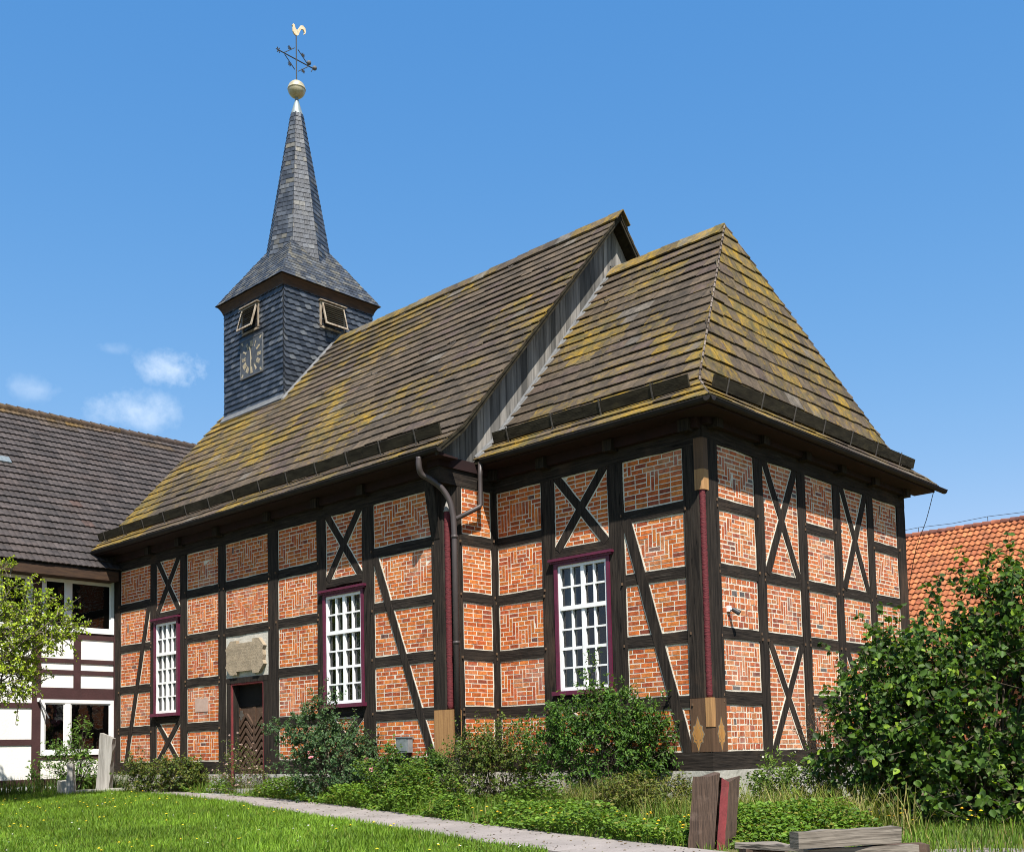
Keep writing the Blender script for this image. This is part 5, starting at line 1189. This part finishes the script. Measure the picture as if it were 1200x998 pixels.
plant('yellow_weed_clump', 'yellow green grassy clump left of the upright post offcut', 'weed clump', (.2, -1.75),
      [(0, 0, .22, .85, .35, .22, 3), (-.5, 0, .3, .3, .3, .2, 1)], 380, 13, .06, .38, [((.13, .145, .022), 5), ((.09, .12, .02), 4), ((.16, .13, .04), 1.5)], .24, 101, stems=8, stem_r=.004, upb=.9)
plant('nettle_clump', 'soft green weed clump against the plinth left of the hazel bush', 'weed clump', (2.15, -1.35),
      [(0, 0, .30, .62, .4, .30, 3), (-.2, 0, .52, .25, .25, .22, .8), (.45, 0, .55, .3, .3, .35, .8)], 300, 12, .058, .45, [((.10, .165, .022), 5), ((.14, .21, .03), 3), ((.06, .11, .018), 2)], .24, 111, stems=9, stem_r=.005, upb=.8,
      flower=((.70, .68, .60), 14, .016, 'white_flower'))
plant('dry_weed', 'tall dead reddish brown weed beside the hazel bush', 'dead weed', (2.45, -.75),
      [(0, 0, .75, .35, .25, .6, 3), (-.15, 0, 1.2, .25, .2, .3, 1)], 150, 8, .035, .4, [((.10, .045, .028), 4), ((.14, .075, .04), 3), ((.07, .05, .022), 2)], .3, 121, stems=9, stem_r=.006, upb=1.0)
MAP = [((.27, .36, .020), 6), ((.36, .43, .03), 4), ((.18, .27, .018), 3), ((.09, .15, .015), 1)]
plant('maple_tree', 'light yellow green maple tree at the left edge before the white house', 'tree', (-14.95, -6.3),
      [(1.0, 0, 4.15, 1.05, 1.0, 1.0, 3.2), (1.75, .2, 3.9, .9, .75, .6, 2.2), (.95, 0, 3.05, 1.05, .9, .8, 3.0), (2.1, .1, 3.75, .55, .5, .3, .7), (-.4, 0, 4.2, 1.2, 1.2, 1.3, 3), (1.35, 0, 2.75, .6, .5, .35, .8), (.3, 0, 4.95, .7, .7, .6, 1.2), (-.6, 0, 2.9, .9, .9, .7, 1.4)], 1050, 17, .060, .72, MAP, .36, 131, stems=1, stem_r=.07, upb=.1, parts=('crown', 'trunk'), stem_mat='light_bark', droop=.35, shell=.45, trunk_h=1.35)

# ------------------------------------------------------------------ ground cover
def in_poly(px_, py_, poly):
    inside = np.zeros(len(px_), bool); n = len(poly); j = n-1
    for i in range(n):
        xi, yi = poly[i]; xj, yj = poly[j]
        c = ((yi > py_) != (yj > py_)) & (px_ < (xj-xi)*(py_-yi)/((yj-yi) or 1e-9)+xi); inside ^= c; j = i
    return inside
def scatter(poly, n, rg):
    P = np.array(poly); lo, hi = P.min(0), P.max(0); out_ = np.zeros((0, 2))
    while len(out_) < n:
        q = rg.uniform(lo, hi, (n*2, 2)); out_ = np.concatenate([out_, q[in_poly(q[:, 0], q[:, 1], poly)]])
    return out_[:n]
def noise2(x, y, f, sd_=0):
    return np.array([vnoise(a*f+sd_, b_*f+sd_*1.7) for a, b_ in zip(x, y)])
def blades(name, xy, hgt, wd, pal, seed, label=None, cat=None, lean=.35, base_lift=0.0):
    rg = np.random.default_rng(seed); n = len(xy); z = gz(xy[:, 0], xy[:, 1]); p = np.column_stack([xy, z-.01])
    a = rg.uniform(0, 2*np.pi, n); dirv = np.column_stack([np.cos(a), np.sin(a), np.zeros(n)]); s = np.column_stack([-np.sin(a), np.cos(a), np.zeros(n)])
    ln_ = lean*rg.random(n); h = hgt[:, None]; w2 = (wd*rg.uniform(.7, 1.3, n))[:, None]/2
    m = p+dirv*(ln_[:, None]*h*.3)+np.array([0, 0, 1.])*h*.55; t = p+dirv*(ln_[:, None]*h)+np.array([0, 0, 1.])*h
    Vv = np.stack([p-s*w2, p+s*w2, m-s*w2*.8, m+s*w2*.8, t-s*w2*.12, t+s*w2*.12], 1).reshape(-1, 3); i = np.arange(n)*6
    F = np.concatenate([np.stack([i, i+1, i+3, i+2], 1), np.stack([i+2, i+3, i+5, i+4], 1)]); c = pick(pal, n, rg, .25)
    pt = .66+.45*noise2(xy[:, 0], xy[:, 1], .9, 3)+.25*noise2(xy[:, 0], xy[:, 1], 3.1, 13); c = c*pt[:, None]
    o = quads(name, Vv, F, np.concatenate([c, c]), 'blade'); tag(o, label, cat, kind='stuff'); return o
rg = np.random.default_rng(77)
lawn = [(p[0], p[1]+.02) for p in lo_e[:10]] + [(1.9, -6.4), (1.5, -8.5), (-6.0, -11.5), (-12, -11.5), (-17.6, -10.5), (-17.7, -3.4), (-16.7, -2.9), (-15.6, -2.3)]
q1 = scatter(lawn, 62000, rg)
near = [(p[0], p[1]+.03) for p in lo_e[3:10]] + [(1.9, -6.2), (1.2, -7.0), (-2.2, -8.2), (-7, -9.5), (-11, -8), (-15.5, -5.2), (-14.5, -2.4)]
q2 = scatter(near, 95000, rg)
q = np.concatenate([q1, q2]); hh = (.055+.06*rg.random(len(q))**2)*(.75+.6*noise2(q[:, 0], q[:, 1], 1.3, 9))
blades('grass', q, hh, .011, [((.140, .245, .018), 6), ((.180, .295, .024), 4), ((.075, .150, .013), 3), ((.22, .24, .05), .6)], 5, 'mown bright green grass of the lawn', 'grass', lean=.8)
verge = up_e[:12] + [(6.5, -3.4), (6.3, -2.2), (2.6, -1.2), (.3, -.1), (-4.4, -.25), (-4.6, NS-.12), (-14.9, NS-.12)]
q = scatter(verge, 26000, rg); k = noise2(q[:, 0], q[:, 1], .8, 21)
hh = (.07+.20*rg.random(len(q))**2)*(.6+.9*k)*np.where(q[:, 0] > 2.8, .6, 1.0)
blades('verge_grass', q, hh, .012, [((.105, .185, .018), 5), ((.145, .225, .024), 3), ((.24, .21, .06), 1.2), ((.07, .13, .014), 2)], 6, 'rough grass between path and church wall', 'grass', lean=.7)
tall = [(-2.6, -2.2), (-.4, -2.9), (2.4, -3.4), (4.0, -3.2), (4.6, -2.7), (3.6, -2.2), (3.0, -2.0), (.5, -1.6), (-2.5, -1.5)]
q = scatter(tall, 6500, rg); q = q[noise2(q[:, 0], q[:, 1], 1.1, 50) > .40]; blades('tall_grass', q, .14+.46*rg.random(len(q))**1.6, .011, [((.30, .25, .09), 3), ((.19, .21, .035), 4), ((.12, .18, .022), 4)], 8, 'tall half dry grass near the hazel bush', 'grass', lean=1.1)
hb = [(-17.75, -1.4), (-17.75, -9.5), (-17.1, -9.5), (-16.9, -3.3), (-16.2, -1.4)]
q = scatter(hb, 6000, rg); blades('house_grass', q, .12+.40*rg.random(len(q))**2, .013, [((.055, .105, .016), 5), ((.08, .13, .02), 3), ((.16, .14, .05), 1)], 9, 'unmown grass along the foot of the white house', 'grass', lean=.6)
# low leafy weeds along the wall
def ground_leaves(name, poly, n, hmax, ln, asp, pal, seed, label, cat):
    rg = np.random.default_rng(seed); xy = scatter(poly, n, rg); k = noise2(xy[:, 0], xy[:, 1], 1.4, 5)
    keepm = (k > .36) | (rg.random(n) < .25); xy = xy[keepm]; k = k[keepm]; n = len(xy)
    h = hmax*np.clip(k*1.9-.50, .10, 1.2)*rg.random(n)**.55; z = gz(xy[:, 0], xy[:, 1])+h+.01; pos = np.column_stack([xy, z])
    a = rg.uniform(0, 2*np.pi, n); ax = np.column_stack([np.cos(a), np.sin(a), rg.uniform(-.2, .5, n)]); nm = unit(np.array([.15, -.25, .9])+rg.normal(size=(n, 3))*.4); L = ln*rg.uniform(.6, 1.3, n)
    o = quads(name, *leaf_arrays(pos, ax, nm, L, L*asp, pick(pal, n, rg)), 'leaf'); tag(o, label, cat, kind='stuff'); return o
gc = [(-14.8, -1.65), (-12.6, -1.9), (-9.0, -2.25), (-5.57, -2.85), (-2.18, -3.6), (.11, -4.08), (2.3, -4.6), (4.2, -4.4), (4.2, -3.0), (2.6, -2.2), (.9, -2.4), (-.6, -2.0), (-2.0, -.9), (-4.5, -.4), (-4.7, -1.35), (-10.5, -1.4), (-14.8, -1.32)]
ground_leaves('weeds', gc+[], 42000, .36, .058, .62, [((.10, .190, .018), 5), ((.14, .235, .026), 4), ((.065, .125, .016), 3), ((.20, .20, .035), .8)], 15, 'low leafy weeds between path and church wall', 'weeds')
ground_leaves('lawn_clover', near, 9000, .055, .032, .75, [((.10, .20, .02), 5), ((.14, .25, .03), 3), ((.07, .14, .02), 2)], 17, 'low clover and plantain leaves in the lawn', 'clover')
mid_band = [(-6.2, -2.4), (-4.2, -2.9), (-2.2, -3.2), (-.8, -3.0), (-1.5, -1.0), (-4.4, -.6), (-5.4, -1.5)]
ground_leaves('wall_weeds', mid_band, 24000, .80, .052, .6, [((.10, .180, .02), 5), ((.14, .225, .028), 3), ((.065, .12, .016), 3), ((.15, .12, .03), .8)], 16, 'knee high leafy weeds before the chancel wall', 'weeds')
# bits of straw and dead leaf on the path
lit = scatter([(p[0], p[1]) for p in up_e[2:12]]+[(p[0], p[1]) for p in lo_e[2:12]][::-1], 420, rg)
ax = rg.normal(size=(420, 3)); ax[:, 2] *= .15; L = rg.uniform(.012, .05, 420)
o = quads('path_litter', *leaf_arrays(np.column_stack([lit, gz(lit[:, 0], lit[:, 1])+.026]), ax, np.tile([0, 0, 1.], (420, 1))+rg.normal(size=(420, 3))*.15, L, L*.5, pick([((.16, .11, .05), 4), ((.08, .055, .03), 3), ((.12, .15, .03), 2)], 420, rg)), 'leaf'); tag(o, 'dead leaves and straw lying on the path', 'leaf litter', kind='stuff')
# small flowers
def florets(name, xy, zoff, r_, cols, seed, label, cat):
    rg = np.random.default_rng(seed); b = MB()
    for x, y in xy:
        z = g1(x, y)+zoff*rg.uniform(.6, 1.2); rr = r_*rg.uniform(.7, 1.2); c = tuple(np.array(cols[int(rg.integers(len(cols)))])*rg.uniform(.85, 1.1)); base = len(b.v)
        for k2 in range(6):
            a = math.pi/3*k2; a2 = a+math.pi/3
            b.face([(x, y, z+rr*.6), (x+rr*math.cos(a), y+rr*math.sin(a), z), (x+rr*math.cos(a2), y+rr*math.sin(a2), z)], c)
        b.tube([(x, y, z-zoff*.9), (x, y, z+.002)], .003, 3, c=(.06, .10, .02), caps=False)
    o = b.build(name, 'petal'); tag(o, label, cat, kind='stuff'); return o
nb = scatter(near, 400, rg); kk = noise2(nb[:, 0], nb[:, 1], .8, 40); florets('lawn_flowers', nb[kk > .45][:120], .09, .021, [(.80, .55, .02), (.80, .62, .03)], 3, 'scattered yellow hawkweed flowers in the lawn', 'flowers')
nb = scatter(near, 60, rg); florets('daisies', nb[:45], .075, .017, [(.75, .74, .70)], 4, 'scattered white clover flowers in the lawn', 'flowers')
nb = np.concatenate([scatter([(-2.5, -3.4), (2.3, -4.4), (2.6, -3.6), (-2.0, -2.6)], 150, rg), scatter([(2.9, -3.0), (5.2, -2.6), (5.0, -1.8), (2.9, -2.0)], 60, rg)])
florets('verge_flowers', nb[::2], .22, .022, [(.78, .52, .02), (.78, .40, .02)], 5, 'small yellow flowers along the path edge', 'flowers')
